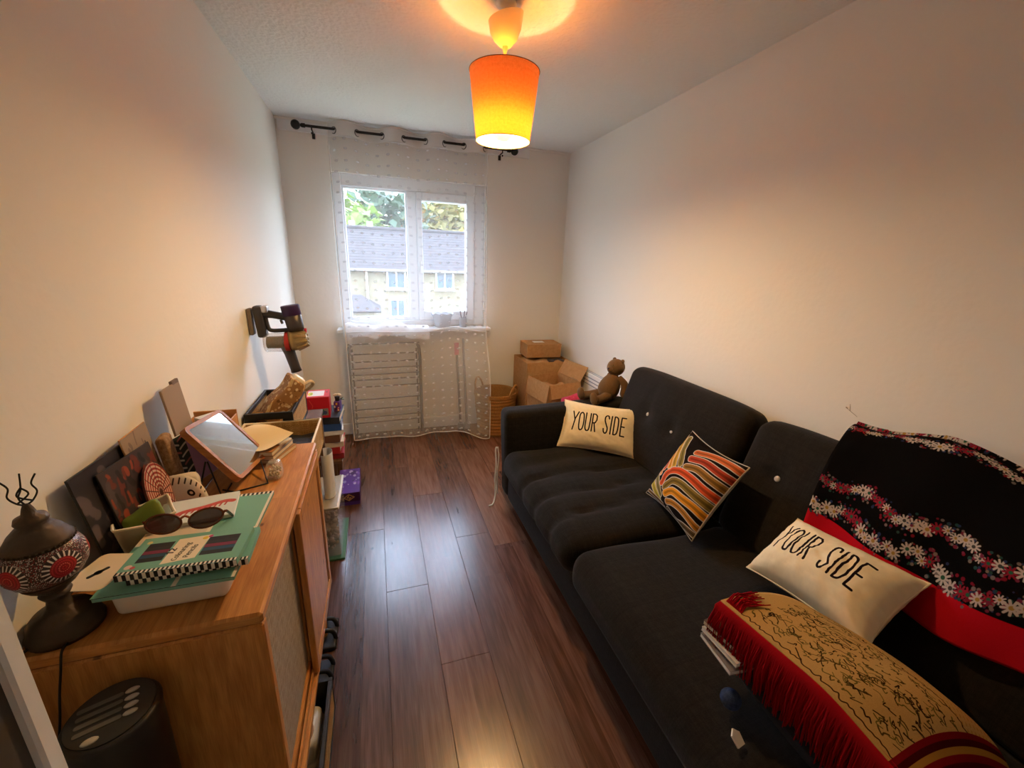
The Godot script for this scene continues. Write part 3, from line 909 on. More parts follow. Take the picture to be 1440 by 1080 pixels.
func cushions() -> void:
	# cream cushions printed with hand-drawn capitals
	var im := Image.create(720, 448, false, Image.FORMAT_RGB8)
	var n := noise_img(512, 0.02, 81)
	for y in 448:
		for x in 720:
			var j := (n.get_pixel(x % 512, y).r - 0.5) * 0.04 + (0.012 if (x + y) % 2 == 0 else 0.0)
			im.set_pixel(x, y, Color(0.94 + j, 0.875 + j, 0.73 + j))
	var glyph := {
		"Y": [[[0.0, 0.0], [0.24, 0.42]], [[0.72, 0.0], [0.28, 0.42], [0.08, 1.0]]],
		"O": [[[0.35, 0], [0.12, 0.08], [0.02, 0.3], [0.02, 0.72], [0.14, 0.95], [0.33, 1.0], [0.52, 0.94], [0.62, 0.7], [0.62, 0.3], [0.54, 0.08], [0.35, 0]]],
		"U": [[[0.05, 0], [0.02, 0.72], [0.14, 0.95], [0.33, 1.0], [0.52, 0.94], [0.6, 0.7], [0.64, 0]]],
		"R": [[[0.06, 1.0], [0.06, 0.0], [0.4, 0.0], [0.6, 0.1], [0.6, 0.34], [0.44, 0.5], [0.1, 0.54]], [[0.3, 0.54], [0.52, 1.0]]],
		"S": [[[0.62, 0.16], [0.52, 0.02], [0.3, 0.0], [0.12, 0.1], [0.12, 0.3], [0.32, 0.52], [0.5, 0.72], [0.44, 0.94], [0.24, 1.0], [0.06, 0.92], [0.0, 0.76]]],
		"I": [[[0.1, 0], [0.06, 1]]],
		"D": [[[0.06, 0], [0.05, 0.5], [0.04, 1.0]], [[0.04, 1.0], [0.26, 0.99], [0.46, 0.90], [0.56, 0.68], [0.57, 0.34], [0.48, 0.10], [0.28, 0.01], [0.06, 0]]],
		"E": [[[0.6, 0], [0.08, 0], [0.06, 1.0], [0.56, 1.0]], [[0.08, 0.5], [0.5, 0.5]]]}
	var x0 := 96.0
	for ch in "YOUR SIDE":
		if ch == " ":
			x0 += 52.0
			continue
		for line in glyph[ch]:
			var pts := []
			for p in line: pts.append(Vector2(x0 + p[0] * 74.0, 112.0 + p[1] * 178.0))
			stroke(im, curve(pts, 5) if ch in "OUSD" else pts, 6.2, rgb(30, 20, 24))
		x0 += 30.0 if ch == "I" else 63.0
	var text := tmat(im, 0.92, 0.15)
	var plain := mat(rgb(238, 222, 186), 0.92, 0.15)
	var a := thing("cushion", "cream cushion reading YOUR SIDE leaning on the far sofa arm", "cushion", Vector3(1.212, 0.565, -1.972), frame3(Vector3(0.821, -0.015, 0.57), Vector3(0.335, 0.822, -0.46)), "cream cushions reading YOUR SIDE")
	pillow(a, 0.46, 0.29, 0.13, text, plain, 3)
	var b := thing("cushion", "cream cushion reading YOUR SIDE in front of the floral throw", "cushion", Vector3(1.262, 0.602, -0.682), frame3(Vector3(-0.03, 0.13, 0.976), Vector3(0.82, 0.57, -0.048)), "cream cushions reading YOUR SIDE")
	pillow(b, 0.375, 0.255, 0.19, text, plain, 8)
	# striped cushion with embroidered leaf shapes
	var st := solid(512, 512, rgb(26, 20, 20))
	var leaves := [
		[[59, 44, 114, 122, 187, 203], 20, rgb(132, 118, 62)], [[-4, 46, 66, 138, 139, 237], 22, rgb(196, 152, 58)], [[-10, 139, 52, 195, 105, 263], 18, rgb(226, 158, 66)], [[-11, 211, 35, 245, 69, 295], 16, rgb(212, 88, 56)],
		[[13, 299, 66, 337], 14, rgb(232, 160, 96)], [[12, 351, 83, 397, 173, 455], 17, rgb(138, 128, 86)], [[-5, 404, 75, 443, 168, 488], 18, rgb(190, 174, 74)], [[28, 486, 120, 493, 205, 500], 8, rgb(128, 92, 54)],
		[[224, 76, 328, 40, 437, 36, 515, 48], 19, rgb(200, 104, 56)], [[229, 132, 326, 102, 440, 109, 524, 115], 21, rgb(172, 66, 44)], [[240, 195, 323, 165, 432, 172, 527, 177], 21, rgb(148, 108, 50)],
		[[138, 380, 136, 303, 208, 247, 326, 234, 440, 243, 535, 244], 23, rgb(208, 84, 46)], [[186, 391, 217, 327, 292, 303, 417, 303, 535, 303], 22, rgb(134, 112, 54)], [[216, 423, 262, 380, 363, 370, 454, 361, 540, 366], 22, rgb(220, 146, 40)],
		[[251, 460, 312, 437, 402, 429, 520, 441], 16, rgb(188, 128, 52)], [[268, 499, 357, 512, 434, 492, 520, 478], 13, rgb(112, 94, 70)]]
	for q in leaves:
		var pts := []
		for k in range(0, q[0].size(), 2): pts.append(Vector2(q[0][k], q[0][k + 1]))
		pts = curve(pts, 5)
		stroke(st, pts, q[1] + 5.0, rgb(206, 196, 184))
		stroke(st, pts, q[1], q[2])
		stroke(st, pts, q[1] * 0.35, q[2].darkened(0.25))
	var c := thing("cushion", "cushion embroidered with orange, red and olive leaf stripes", "cushion", Vector3(1.238, 0.615, -1.238), frame3(Vector3(-0.128, 0.007, 0.992), Vector3(0.528, 0.847, 0.062)))
	pillow(c, 0.36, 0.36, 0.13, tmat(st, 0.9, 0.15), mat(rgb(176, 166, 150), 0.92), 5)

func flower(im: Image, c: Vector2, r: float, col: Color, mid: Color) -> void:
	for k in 9:
		var a := TAU * k / 9
		stroke(im, [c + Vector2(cos(a), sin(a)) * r * 0.35, c + Vector2(cos(a), sin(a)) * r], r * 0.17, col)
	blot(im, c, r * 0.3, mid)

func throw_and_rug() -> void:
	var im := Image.create(720, 720, false, Image.FORMAT_RGB8)
	for y in 720:
		for x in 720:
			var j := rng.randf_range(-0.012, 0.012)
			var base := Color(0.055, 0.05, 0.055)
			if y > 618: base = Color(0.66, 0.07, 0.12)
			im.set_pixel(x, y, Color(base.r + j, base.g + j, base.b + j))
	for band in [[196, 0], [268, 1], [506, 0], [588, 1]]:
		var x := 8.0
		while x < 720:
			var y: float = band[0] + 12.0 * sin(x * 0.03 + band[1])
			for k in 10: blot(im, Vector2(x + rng.randf_range(-18, 18), y + rng.randf_range(-28, 28)), rng.randf_range(2, 5), [rgb(110, 24, 38), rgb(34, 66, 62), rgb(38, 48, 80), rgb(110, 98, 92), rgb(110, 38, 58)][k % 5])
			if rng.randf() < 0.75: flower(im, Vector2(x, y + rng.randf_range(-9, 9)), rng.randf_range(10, 18), rgb(178, 166, 156), [rgb(60, 60, 58), rgb(150, 120, 60), rgb(40, 80, 60)][rng.randi() % 3])
			else: flower(im, Vector2(x, y), rng.randf_range(11, 16), rgb(128, 30, 46), rgb(40, 90, 64))
			x += rng.randf_range(15, 25)
	# path over the tilted back: (x, y) from behind the top to the hanging edge
	var path := [Vector2(1.632, 0.83), Vector2(1.628, 0.93), Vector2(1.592, 0.985), Vector2(1.535, 0.975), Vector2(1.475, 0.90), Vector2(1.43, 0.82), Vector2(1.392, 0.72), Vector2(1.362, 0.62)]
	var fine := curve(path, 8)
	var hump := func(u: float, w: float) -> Vector3:
		var f := w * (fine.size() - 1)
		var i := mini(int(f), fine.size() - 2)
		var p: Vector2 = fine[i].lerp(fine[i + 1], f - i)
		var z := lerpf(-0.915 + 0.085 * w, -0.20, u)
		var lift := 0.05 * sin(u * 4.2 + 0.3) * exp(-pow((w - 0.28) / 0.2, 2.0)) * smoothstep(0.05, 0.4, u)
		var drop := -0.03 * sin(u * 3.1) * smoothstep(0.6, 1.0, w) + 0.035 * smoothstep(0.5, 1.0, u) * smoothstep(0.6, 1.0, w)
		return Vector3(p.x - 0.028 - 0.010 * sin(u * 17.0 + w * 3.0) * smoothstep(0.3, 0.7, w), p.y + lift + drop, z)
	var tm := tmat(im, 0.95, 0.1)
	var th := single("throw_blanket", "black and red knitted throw with rows of daisies over the sofa back", "throw", G.new().sheet(60, 60, hump, Vector3(-0.8, 0.4, 0), 0.012), tm)
	th.get_meta("label")

	# the pile at the near end of the seat and the mat over it
	var pile := single("fabric_bundle", "dark navy folded bedding under the patterned mat", "bedding", G.new().rbox(Vector3.ZERO, Vector3(0.31, 0.15, 0.33), 0.06, Basis(), 12, func(p: Vector3) -> Vector3: return p + Vector3(0.012 * sin(p.y * 60.0 + p.z * 6.0), 0.01 * sin(p.x * 14.0 + p.z * 11.0), 0.01 * sin(p.y * 55.0))), M.navy, Vector3(0.975, 0.53, -0.432))
	pile.rotation.y = deg_to_rad(3)
	book(Vector3(0.90, 0.616, -0.53), Vector3(0.20, 0.022, 0.14), rgb(88, 52, 34), 3.0, "brown covered book under the corner of the patterned mat", "")
	var ri := Image.create(768, 512, false, Image.FORMAT_RGB8)
	for y in 512:
		for x in 768:
			var j := rng.randf_range(-0.05, 0.05) + (0.02 if (x / 3 + y / 3) % 2 == 0 else 0.0)
			ri.set_pixel(x, y, Color(0.72 + j, 0.57 + j, 0.34 + j * 0.7))
	for k in 300:
		var p := Vector2(rng.randf_range(90, 660), rng.randf_range(150, 460))
		var pts := [p]
		for i in 4:
			p += Vector2(rng.randf_range(-4, 18), rng.randf_range(-12, 12))
			pts.append(p)
		stroke(ri, curve(pts, 3), rng.randf_range(1.0, 2.4), [rgb(46, 30, 18), rgb(78, 60, 30), rgb(96, 84, 40)][k % 3])
	for e in [490.0, 140.0]:
		var pts := []
		for k in 60: pts.append(Vector2(40 + k * 11.0, e + rng.randf_range(-7, 7)))
		stroke(ri, curve(pts, 3), 2.2, rgb(60, 34, 20))
	for y in range(0, 130, 16):
		for x in range(0, 768, 24): stroke(ri, [Vector2(x, y), Vector2(x + 12, y + 8)], 1.6, rgb(164, 122, 58))
	for k in 5: stroke(ri, [Vector2(690 + k * 17, 0), Vector2(690 + k * 17, 512)], 9.5, [rgb(120, 16, 24), rgb(70, 14, 18), rgb(170, 120, 50), rgb(130, 18, 26), rgb(84, 14, 20)][k])
	var rm := tmat(ri, 0.95, 0.1)
	# u along the mat (towards the photographer), v from the far edge to the fringed front edge
	var mat_at := func(u: float, w: float) -> Vector3:
		var x := lerpf(1.13 + 0.06 * sin(u * 2.6), 0.80 + 0.05 * u, w)
		var z := lerpf(-0.585, -0.21, u) - 0.055 * w * (1.0 - u * 0.6) - 0.02 * sin(w * PI)
		var y := 0.668 + 0.012 * sin(u * 9.0 + w * 4.0) * smoothstep(0.4, 1.0, u) - 0.10 * pow(1.0 - w, 3.0) - 0.06 * pow(u, 6.0)
		return Vector3(x, y, z)
	var rug := thing("prayer_mat", "tan patterned mat with red fringe draped over the near end of the sofa", "mat")
	part(rug, "cloth", G.new().sheet(40, 30, mat_at, Vector3(0, 1, 0), 0.006), rm)
	var fr := G.new()
	for k in 420:
		var u := k / 419.0
		var p: Vector3 = mat_at.call(u, 1.0)
		var l := rng.randf_range(0.085, 0.125) * (1.0 + 0.3 * u)
		var q := p + Vector3(-0.022 + rng.randf_range(-0.01, 0.008), -l, rng.randf_range(-0.008, 0.014))
		fr.tube([p + Vector3(0.006, -0.002, 0), p + Vector3(-0.014, -0.010, 0), p.lerp(q, 0.55) + Vector3(-0.014, 0, rng.randf_range(-0.004, 0.004)), q], [0.002, 0.0022, 0.002, 0.001], 4)
	var f := part(rug, "fringe", fr, mat(rgb(150, 14, 26), 0.9, 0.15), "crimson tassel fringe")
	f.set_meta("kind", "stuff")
	var tuft := G.new()
	for k in 26:
		var a: Vector3 = mat_at.call(0.02 + 0.004 * k, 0.97)
		tuft.tube([a, a + Vector3(0.02 + 0.03 * rng.randf(), 0.008 * rng.randf() + 0.004, -0.01), a + Vector3(0.05 + 0.05 * rng.randf(), 0.004, -0.01 + 0.02 * rng.randf())], 0.0018, 4)
	part(rug, "loose_tassel", tuft, f.mesh.surface_get_material(0)).set_meta("kind", "stuff")
	single("paper_tag", "small white crumpled paper lying on the seat below the red fringe", "paper", G.new().prism(PackedVector2Array([Vector2(-0.018, -0.02), Vector2(0.014, -0.026), Vector2(0.02, 0.004), Vector2(0.004, 0.022), Vector2(-0.016, 0.012)]), 0.006, Transform3D(turn(-50, 20, 0), Vector3.ZERO)), M.paper, Vector3(0.735, 0.449, -0.475), Basis.from_scale(Vector3.ONE * 0.75))
	single("yarn_ball", "dark blue ball of yarn under the corner of the patterned mat", "yarn", G.new().ball(Vector3.ZERO, Vector3(0.024, 0.023, 0.024)), tmat(weave(64, rgb(40, 50, 74), rgb(66, 78, 104), 88, 3), 0.95, 0.1, Vector3(3, 6, 1)), Vector3(0.772, 0.475, -0.535))
	for k in 3:
		var pp := thing("magazine", ["white magazine lowest of three beside the red fringe", "white magazine in the middle of three beside the red fringe", "white magazine topmost of three beside the red fringe"][k], "magazine", Vector3(0.838 + 0.006 * k, 0.548 + 0.022 * k, -0.588 - 0.008 * k), turn(0, -6 + 7 * k, 0), "magazines under the patterned mat")
		part(pp, "pages", G.new().box(Vector3(0, 0.006, 0), Vector3(0.15, 0.010, 0.11)), M.paper)
		part(pp, "cover", G.new().box(Vector3(0, 0.0116, 0), Vector3(0.152, 0.0012, 0.112), 0.0003).box(Vector3(0, 0.0004, 0), Vector3(0.152, 0.0012, 0.112), 0.0003), mat([rgb(120, 110, 104), rgb(196, 190, 180), rgb(84, 60, 48)][k], 0.4))

func book(at: Vector3, s: Vector3, c: Color, yaw: float, label: String, group: String) -> Node3D:
	var b := thing("book", label, "book", at, turn(0, yaw, 0), group)
	var cm := mat(c, 0.5)
	var ct := minf(0.003, s.y * 0.15)
	part(b, "cover", G.new().box(Vector3(0, ct / 2, 0), Vector3(s.x, ct, s.z), 0.0008).box(Vector3(0, s.y - ct / 2, 0), Vector3(s.x, ct, s.z), 0.0008).box(Vector3(-s.x / 2 + ct / 2, s.y / 2, 0), Vector3(ct, s.y, s.z), 0.0008), cm)
	part(b, "pages", G.new().box(Vector3(0.001, s.y / 2, 0), Vector3(s.x - 0.008, s.y - 2 * ct, s.z - 0.008)), M.page)
	return b

func cabinet() -> void:
	var x0 := LX + 0.005
	var x1 := -0.235
	var z0 := -1.504
	var z1 := -0.718
	var yb := 0.225
	var cx := (x0 + x1) / 2
	var cz := (z0 + z1) / 2
	var t := thing("cabinet", "pine sideboard with sliding cane doors along the left wall", "cabinet")
	part(t, "top", G.new().box(Vector3(cx, TOP - 0.0125, cz), Vector3(x1 - x0, 0.025, z1 - z0), 0.005, Basis(), 2), M.pine)
	for z in [z0 + 0.011, z1 - 0.011]:
		part(t, "side_panel", G.new().box(Vector3(cx, (yb + TOP - 0.025) / 2, z), Vector3(x1 - x0, TOP - 0.025 - yb, 0.022), 0.003, Basis(), 1), M.pine)
	part(t, "bottom_panel", G.new().box(Vector3(cx, yb + 0.011, cz), Vector3(x1 - x0, 0.022, z1 - z0 - 0.044), 0.003, Basis(), 2), M.pine)
	part(t, "back_panel", G.new().box(Vector3(x0 + 0.004, (yb + TOP) / 2, cz), Vector3(0.008, TOP - yb - 0.03, z1 - z0 - 0.05)), M.pine_dark)
	part(t, "track", G.new().box(Vector3(x1 - 0.012, yb + 0.034, cz), Vector3(0.006, 0.024, z1 - z0 - 0.044), 0.001, Basis(), 2).box(Vector3(x1 - 0.036, yb + 0.030, cz), Vector3(0.006, 0.016, z1 - z0 - 0.044), 0.001, Basis(), 2), M.pine)
	part(t, "shelf", G.new().box(Vector3(cx - 0.03, 0.52, cz), Vector3(0.28, 0.018, z1 - z0 - 0.05), 0.001, Basis(), 2), M.pine)
	for lx in [x0 + 0.04, x1 - 0.04]:
		for lz in [z0 + 0.05, z1 - 0.05]:
			part(t, "leg", G.new().lathe(PackedVector2Array([Vector2(0, 0), Vector2(0.013, 0), Vector2(0.02, yb), Vector2(0, yb)]), 12, Transform3D(Basis(), Vector3(lx, 0, lz))), M.pine)
	var y0 := yb + 0.024
	var y1 := TOP - 0.028
	var cane := tmat(weave(128, rgb(132, 116, 100), rgb(196, 184, 168), 93, 3), 0.75, 0.3, Vector3.ONE * 14.0, true)
	# near door runs in the inner track, far door in the outer one
	for d in [[-0.742, -1.135, -0.262, 0], [-1.085, -1.482, -0.239, 1]]:
		var za: float = d[0]
		var zb: float = d[1]
		var xx: float = d[2]
		var f := G.new()
		f.box(Vector3(xx, (y0 + y1) / 2, za - 0.014), Vector3(0.018, y1 - y0, 0.028), 0.002, Basis(), 1)
		f.box(Vector3(xx, (y0 + y1) / 2, zb + 0.018), Vector3(0.018, y1 - y0, 0.036), 0.002, Basis(), 1)
		f.box(Vector3(xx, y1 - 0.02, (za + zb) / 2), Vector3(0.018, 0.04, za - zb - 0.06), 0.002, Basis(), 2)
		f.box(Vector3(xx, y0 + 0.02, (za + zb) / 2), Vector3(0.018, 0.04, za - zb - 0.06), 0.002, Basis(), 2)
		var dr := part(t, "door", f, M.pine)
		var pz := (za + zb) / 2 + 0.002
		if d[3] == 0: part(dr, "cane_panel", G.new().box(Vector3(xx, (y0 + y1) / 2, pz), Vector3(0.004, y1 - y0 - 0.07, za - zb - 0.06)), cane)
		else:
			part(dr, "wood_panel", G.new().box(Vector3(xx + 0.001, (y0 + y1) / 2, pz + 0.012), Vector3(0.010, y1 - y0 - 0.07, za - zb - 0.086), 0.002, Basis(), 1), M.pine)
			part(dr, "finger_groove", G.new().box(Vector3(xx + 0.004, (y0 + y1) / 2, zb + 0.044), Vector3(0.004, y1 - y0 - 0.08, 0.010)), M.pine_dark)

func leaning(called: String, label: String, cat: String, c: Vector3, basis: Basis, w: float, h: float, t: float, print_m: Material, body_m: Material, group := "") -> Node3D:
	var o := thing(called, label, cat, c, basis, group)
	part(o, "board", G.new().box(Vector3.ZERO, Vector3(w, h, t), 0.0005), body_m)
	part(o, "print", G.new().face(w - 0.002, h - 0.002, 0.0006, Transform3D(Basis(), Vector3(0, 0, t / 2))), print_m)
	return o

func mosaic() -> Image:
	var im := solid(1024, 256, rgb(40, 26, 26))
	var r := RandomNumberGenerator.new()
	r.seed = 12
	for y in range(3, 256, 6):
		for x in range(3, 1024, 6):
			var c: Color = [rgb(222, 210, 200), rgb(150, 34, 44), rgb(60, 36, 38), rgb(206, 190, 180), rgb(120, 70, 66)][r.randi() % 5]
			blot(im, Vector2(x + r.randf_range(-1, 1), y + r.randf_range(-1, 1)), 2.4, c)
	for k in 5:
		var c := Vector2(102 + k * 205, 128)
		blot(im, c, 78, rgb(34, 20, 22))
		for i in 20:
			var a := TAU * i / 20
			stroke(im, [c + Vector2(cos(a), sin(a)) * 46, c + Vector2(cos(a), sin(a)) * 76], 4.0, rgb(232, 226, 216))
		blot(im, c, 52, rgb(150, 18, 30))
		for q in [44, 32, 20, 8]:
			for i in int(q * 0.8):
				var a: float = TAU * i / int(q * 0.8)
				blot(im, c + Vector2(cos(a), sin(a)) * q, 3.0, rgb(206, 52, 58) if q != 20 else rgb(226, 120, 100))
	return im

func cabinet_top_things() -> void:
	# Turkish mosaic table lamp
	var bronze := relief(mat(rgb(72, 58, 46), 0.55, 0.5, 0.35), noise_img(64, 0.2, 9), 0.1)
	var L := thing("mosaic_lamp", "Turkish mosaic lamp with bronze tulip finial on the sideboard corner", "table lamp", Vector3(-0.5475, TOP, -0.776), Basis.from_scale(Vector3(0.69, 0.915, 0.69)))
	var prof := func(a: Array) -> PackedVector2Array:
		var o := PackedVector2Array()
		for k in range(0, a.size(), 2): o.append(Vector2(a[k], a[k + 1]))
		return o
	part(L, "base", G.new().lathe(prof.call([0, 0, 0.072, 0, 0.074, 0.008, 0.070, 0.014, 0.066, 0.030, 0.054, 0.042, 0.034, 0.050, 0.024, 0.058, 0.020, 0.072, 0.026, 0.080, 0.030, 0.086, 0.020, 0.094, 0, 0.094]), 36), bronze)
	part(L, "collar", G.new().lathe(prof.call([0, 0.09, 0.022, 0.09, 0.03, 0.096, 0.044, 0.106, 0.052, 0.114, 0.053, 0.120, 0, 0.122]), 32), bronze)
	part(L, "globe", G.new().lathe(prof.call([0.048, 0.118, 0.062, 0.126, 0.073, 0.140, 0.077, 0.156, 0.074, 0.172, 0.065, 0.186, 0.052, 0.196]), 40), tmat(mosaic(), 0.35, 0.5))
	part(L, "dome", G.new().lathe(prof.call([0, 0.190, 0.060, 0.190, 0.062, 0.197, 0.057, 0.202, 0.046, 0.216, 0.034, 0.226, 0.026, 0.232, 0.030, 0.238, 0.027, 0.246, 0.014, 0.250, 0.010, 0.262, 0.006, 0.270, 0, 0.272]), 32), bronze)
	var beads := G.new()
	for k in 40:
		var a := TAU * k / 40
		beads.ball(Vector3(cos(a) * 0.0615, 0.194, sin(a) * 0.0615), Vector3.ONE * 0.003, Basis(), 6, 4)
	part(L, "bead_rim", beads, bronze)
	var tulip := G.new()
	var side := Vector3(0.85, 0, -0.5).normalized()
	for q in [[[0, 0.268], [-0.010, 0.275], [-0.018, 0.290], [-0.014, 0.306], [-0.022, 0.322]], [[0, 0.268], [0.010, 0.275], [0.018, 0.290], [0.014, 0.306], [0.022, 0.322]], [[0, 0.268], [-0.006, 0.284], [0.0, 0.300], [0.004, 0.328]], [[-0.010, 0.274], [0.007, 0.288], [0.0, 0.302]], [[0.010, 0.274], [-0.007, 0.288], [0.0, 0.302]]]:
		var pts := []
		for p in q: pts.append(side * p[0] * 1.25 + Vector3(0, p[1], 0))
		tulip.tube(curve(pts, 5), 0.0018, 6)
	part(L, "finial", tulip, M.black_metal)
	part(L, "cable", G.new().tube(curve([Vector3(0.035, 0.006, 0.062), Vector3(0.035, 0.004, 0.086), Vector3(0.028, -0.03, 0.094), Vector3(0.004, -0.12, 0.100), Vector3(-0.03, -0.30, 0.105), Vector3(-0.04, -0.83, 0.105)], 6), 0.0028, 6), M.black)

	part(L, "cable", G.new().tube(curve([Vector3(-0.04, 0.006, 0.055), Vector3(-0.05, 0.004, 0.086), Vector3(-0.058, -0.03, 0.092), Vector3(-0.062, -0.20, 0.094), Vector3(-0.066, -0.80, 0.10)], 6), 0.0028, 6), M.black)

	# white tub carrying the teal pad
	var tub := thing("plastic_tub", "shallow white plastic tub under the teal sketch pad", "tub", Vector3(-0.392, TOP, -0.895))
	part(tub, "body", G.new().rbox(Vector3(0, 0.026, 0), Vector3(0.178, 0.052, 0.24), 0.012, Basis(), 3, func(p: Vector3) -> Vector3: return Vector3(p.x * (1.0 + p.y * 0.8), p.y, p.z * (1.0 + p.y * 0.6))), mat(rgb(226, 216, 202), 0.5))
	var stripes := solid(256, 16, rgb(238, 232, 218))
	for k in range(0, 256, 16): stripes.fill_rect(Rect2i(k, 0, 8, 16), rgb(24, 24, 26))
	var sm := tmat(stripes, 0.6)
	var padi := solid(220, 310, rgb(116, 176, 158))
	padi.fill_rect(Rect2i(0, 0, 118, 170), rgb(222, 206, 184))
	padi.fill_rect(Rect2i(118, 0, 8, 310), rgb(236, 226, 204))
	for k in 90: stroke(padi, [Vector2(126 + k * 1.05, 180 - k * 0.35), Vector2(126 + k * 1.05, 182)], 1.0, rgb(236, 226, 204))
	padi.fill_rect(Rect2i(214, 0, 6, 310), rgb(230, 224, 206))
	for k in range(0, 220, 10): padi.fill_rect(Rect2i(k, 0, 5, 11), rgb(24, 24, 26))
	for k in range(5, 220, 10): padi.fill_rect(Rect2i(k, 0, 5, 11), rgb(238, 232, 218))
	var flat := func(yaw: float) -> Basis: return turn(0, yaw, 0) * turn(-90, 0, 0)
	var pad := thing("sketch_pad", "large teal sketch pad with black and white striped edge on a white tub", "sketch pad", Vector3(-0.386, TOP + 0.0575, -0.912), turn(0, -1.0, 0))
	part(pad, "pages", G.new().box(Vector3.ZERO, Vector3(0.214, 0.008, 0.308), 0.0008), M.teal)
	part(pad, "cover", G.new().face(0.216, 0.310, 0.001, Transform3D(turn(-90, 0, 0), Vector3(0, 0.004, 0))), tmat(padi, 0.5))
	# booklet with a red creature drawn on it, under the sunglasses
	var bi := solid(160, 110, rgb(214, 220, 212))
	stroke(bi, curve([Vector2(20, 80), Vector2(50, 60), Vector2(90, 52), Vector2(130, 40), Vector2(150, 44)], 6), 7, rgb(196, 78, 66))
	for k in 9: stroke(bi, [Vector2(50 + k * 11, 62 - k * 2.4), Vector2(46 + k * 11, 74 - k * 2)], 2.0, rgb(176, 60, 54))
	stroke(bi, [Vector2(20, 80), Vector2(8, 92)], 3, rgb(196, 78, 66))
	var bk := thing("booklet", "pale booklet with a red drawing lying under the sunglasses", "booklet", Vector3(-0.418, TOP + 0.0675, -1.005), turn(0, 8, 0))
	part(bk, "pages", G.new().box(Vector3.ZERO, Vector3(0.150, 0.008, 0.105), 0.0006), M.paper)
	part(bk, "cover", G.new().face(0.150, 0.105, 0.0008, Transform3D(turn(-90, 0, 0), Vector3(0, 0.004, 0))), tmat(bi, 0.5))
	# two packs of colouring pencils
	var pi := solid(380, 210, rgb(112, 172, 154))
	for k in 12:
		pass
	for q in [[34, 40, 84, 110], [236, 40, 110, 110]]:
		var cols := [rgb(22, 22, 24), rgb(34, 32, 34), rgb(120, 34, 70), rgb(26, 70, 96), rgb(20, 24, 30)]
		for k in 5: pi.fill_rect(Rect2i(q[0], q[1] + k * q[3] / 5, q[2], q[3] / 5), cols[k])
		for k in 6: pi.fill_rect(Rect2i(q[0], q[1] + k * q[3] / 5, q[2], 2), rgb(14, 14, 16))
	for k in 150: stroke(pi, [Vector2(128 + k * 0.72, 30 - k * 0.05), Vector2(122 + k * 0.70, 176 - k * 0.1)], 1.0, rgb(236, 224, 196))
	blot(pi, Vector2(220, 40), 10, rgb(226, 196, 60))
	blot(pi, Vector2(236, 32), 8, rgb(180, 60, 120))
	blot(pi, Vector2(24, 170), 12, rgb(226, 200, 190))
	blot(pi, Vector2(40, 176), 8, rgb(196, 80, 90))
	blot(pi, Vector2(28, 30), 9, rgb(206, 190, 120))
	for k in range(0, 380, 14):
		pi.fill_rect(Rect2i(k, 194, 14, 16), rgb(230, 226, 214))
		pi.fill_rect(Rect2i(k, 194, 7, 16), rgb(22, 22, 24))
	var pm := tmat(pi, 0.4)
	for k in 2:
		var p := thing("pencil_pack", ["teal pack of colouring pencils, lower of two", "teal pack of colouring pencils, upper of two"][k], "pencil pack", Vector3(-0.366 + (-0.004 if k == 1 else 0.006), TOP + 0.0625 + 0.0135 * k + 0.0066, -0.830 + (0.006 if k == 1 else -0.004)), turn(0, 1.5 - 4.0 * k, 0), "packs of colouring pencils")
		part(p, "box", G.new().box(Vector3.ZERO, Vector3(0.190, 0.012, 0.104), 0.001), M.teal)
		part(p, "cover", G.new().face(0.190, 0.104, 0.0006, Transform3D(turn(-90, 0, 0), Vector3(0, 0.006, 0))), pm)
		part(p, "striped_edge", G.new().face(0.190, 0.012, 0.0006, Transform3D(Basis(), Vector3(0, 0, 0.052))), sm)
		if k == 1:
			for q in [["12", 0.017, Vector3(-0.030, 0.0068, 0.0), true], ["Colouring", 0.012, Vector3(-0.012, 0.0068, 0.004), false], ["Pencils", 0.012, Vector3(0.004, 0.0068, 0.006), false]]:
				var tx := part(p, "lettering", text_mesh(q[0], q[1], 0.0004, q[3]), M.black)
				tx.transform = Transform3D(turn(0, 82, 0) * turn(-90, 0, 0), q[2])
	# hanging card of another pack
	var tagp := rounded(0.075, 0.098, 0.012)
	var hang := thing("hang_card", "cream hang card with a slot beside the pencil packs", "card", Vector3(-0.515, TOP + 0.062, -0.835), turn(0, -14, 0))
	part(hang, "card", G.new().prism(tagp, 0.0014, Transform3D(turn(-90, 0, 0), Vector3(0, 0.0, 0))), M.cream)
	part(hang, "slot", G.new().prism(rounded(0.034, 0.007, 0.003), 0.0006, Transform3D(turn(0, 62, 0) * turn(-90, 0, 0), Vector3(-0.004, 0.001, 0.004))).prism(rounded(0.012, 0.012, 0.005), 0.0006, Transform3D(turn(0, 62, 0) * turn(-90, 0, 0), Vector3(-0.004, 0.001, 0.004))), M.black)
	# sunglasses
	var sg := thing("sunglasses", "brown tinted sunglasses lying on the booklet", "sunglasses", Vector3(-0.410, TOP + 0.0765, -0.910), turn(0, 2, 0) * turn(-28, 0, 0))
	var tort := mat(rgb(92, 40, 22), 0.25)
	var lens := mat(Color(0.30, 0.14, 0.09, 0.75), 0.08)
	lens.transparency = BaseMaterial3D.TRANSPARENCY_ALPHA
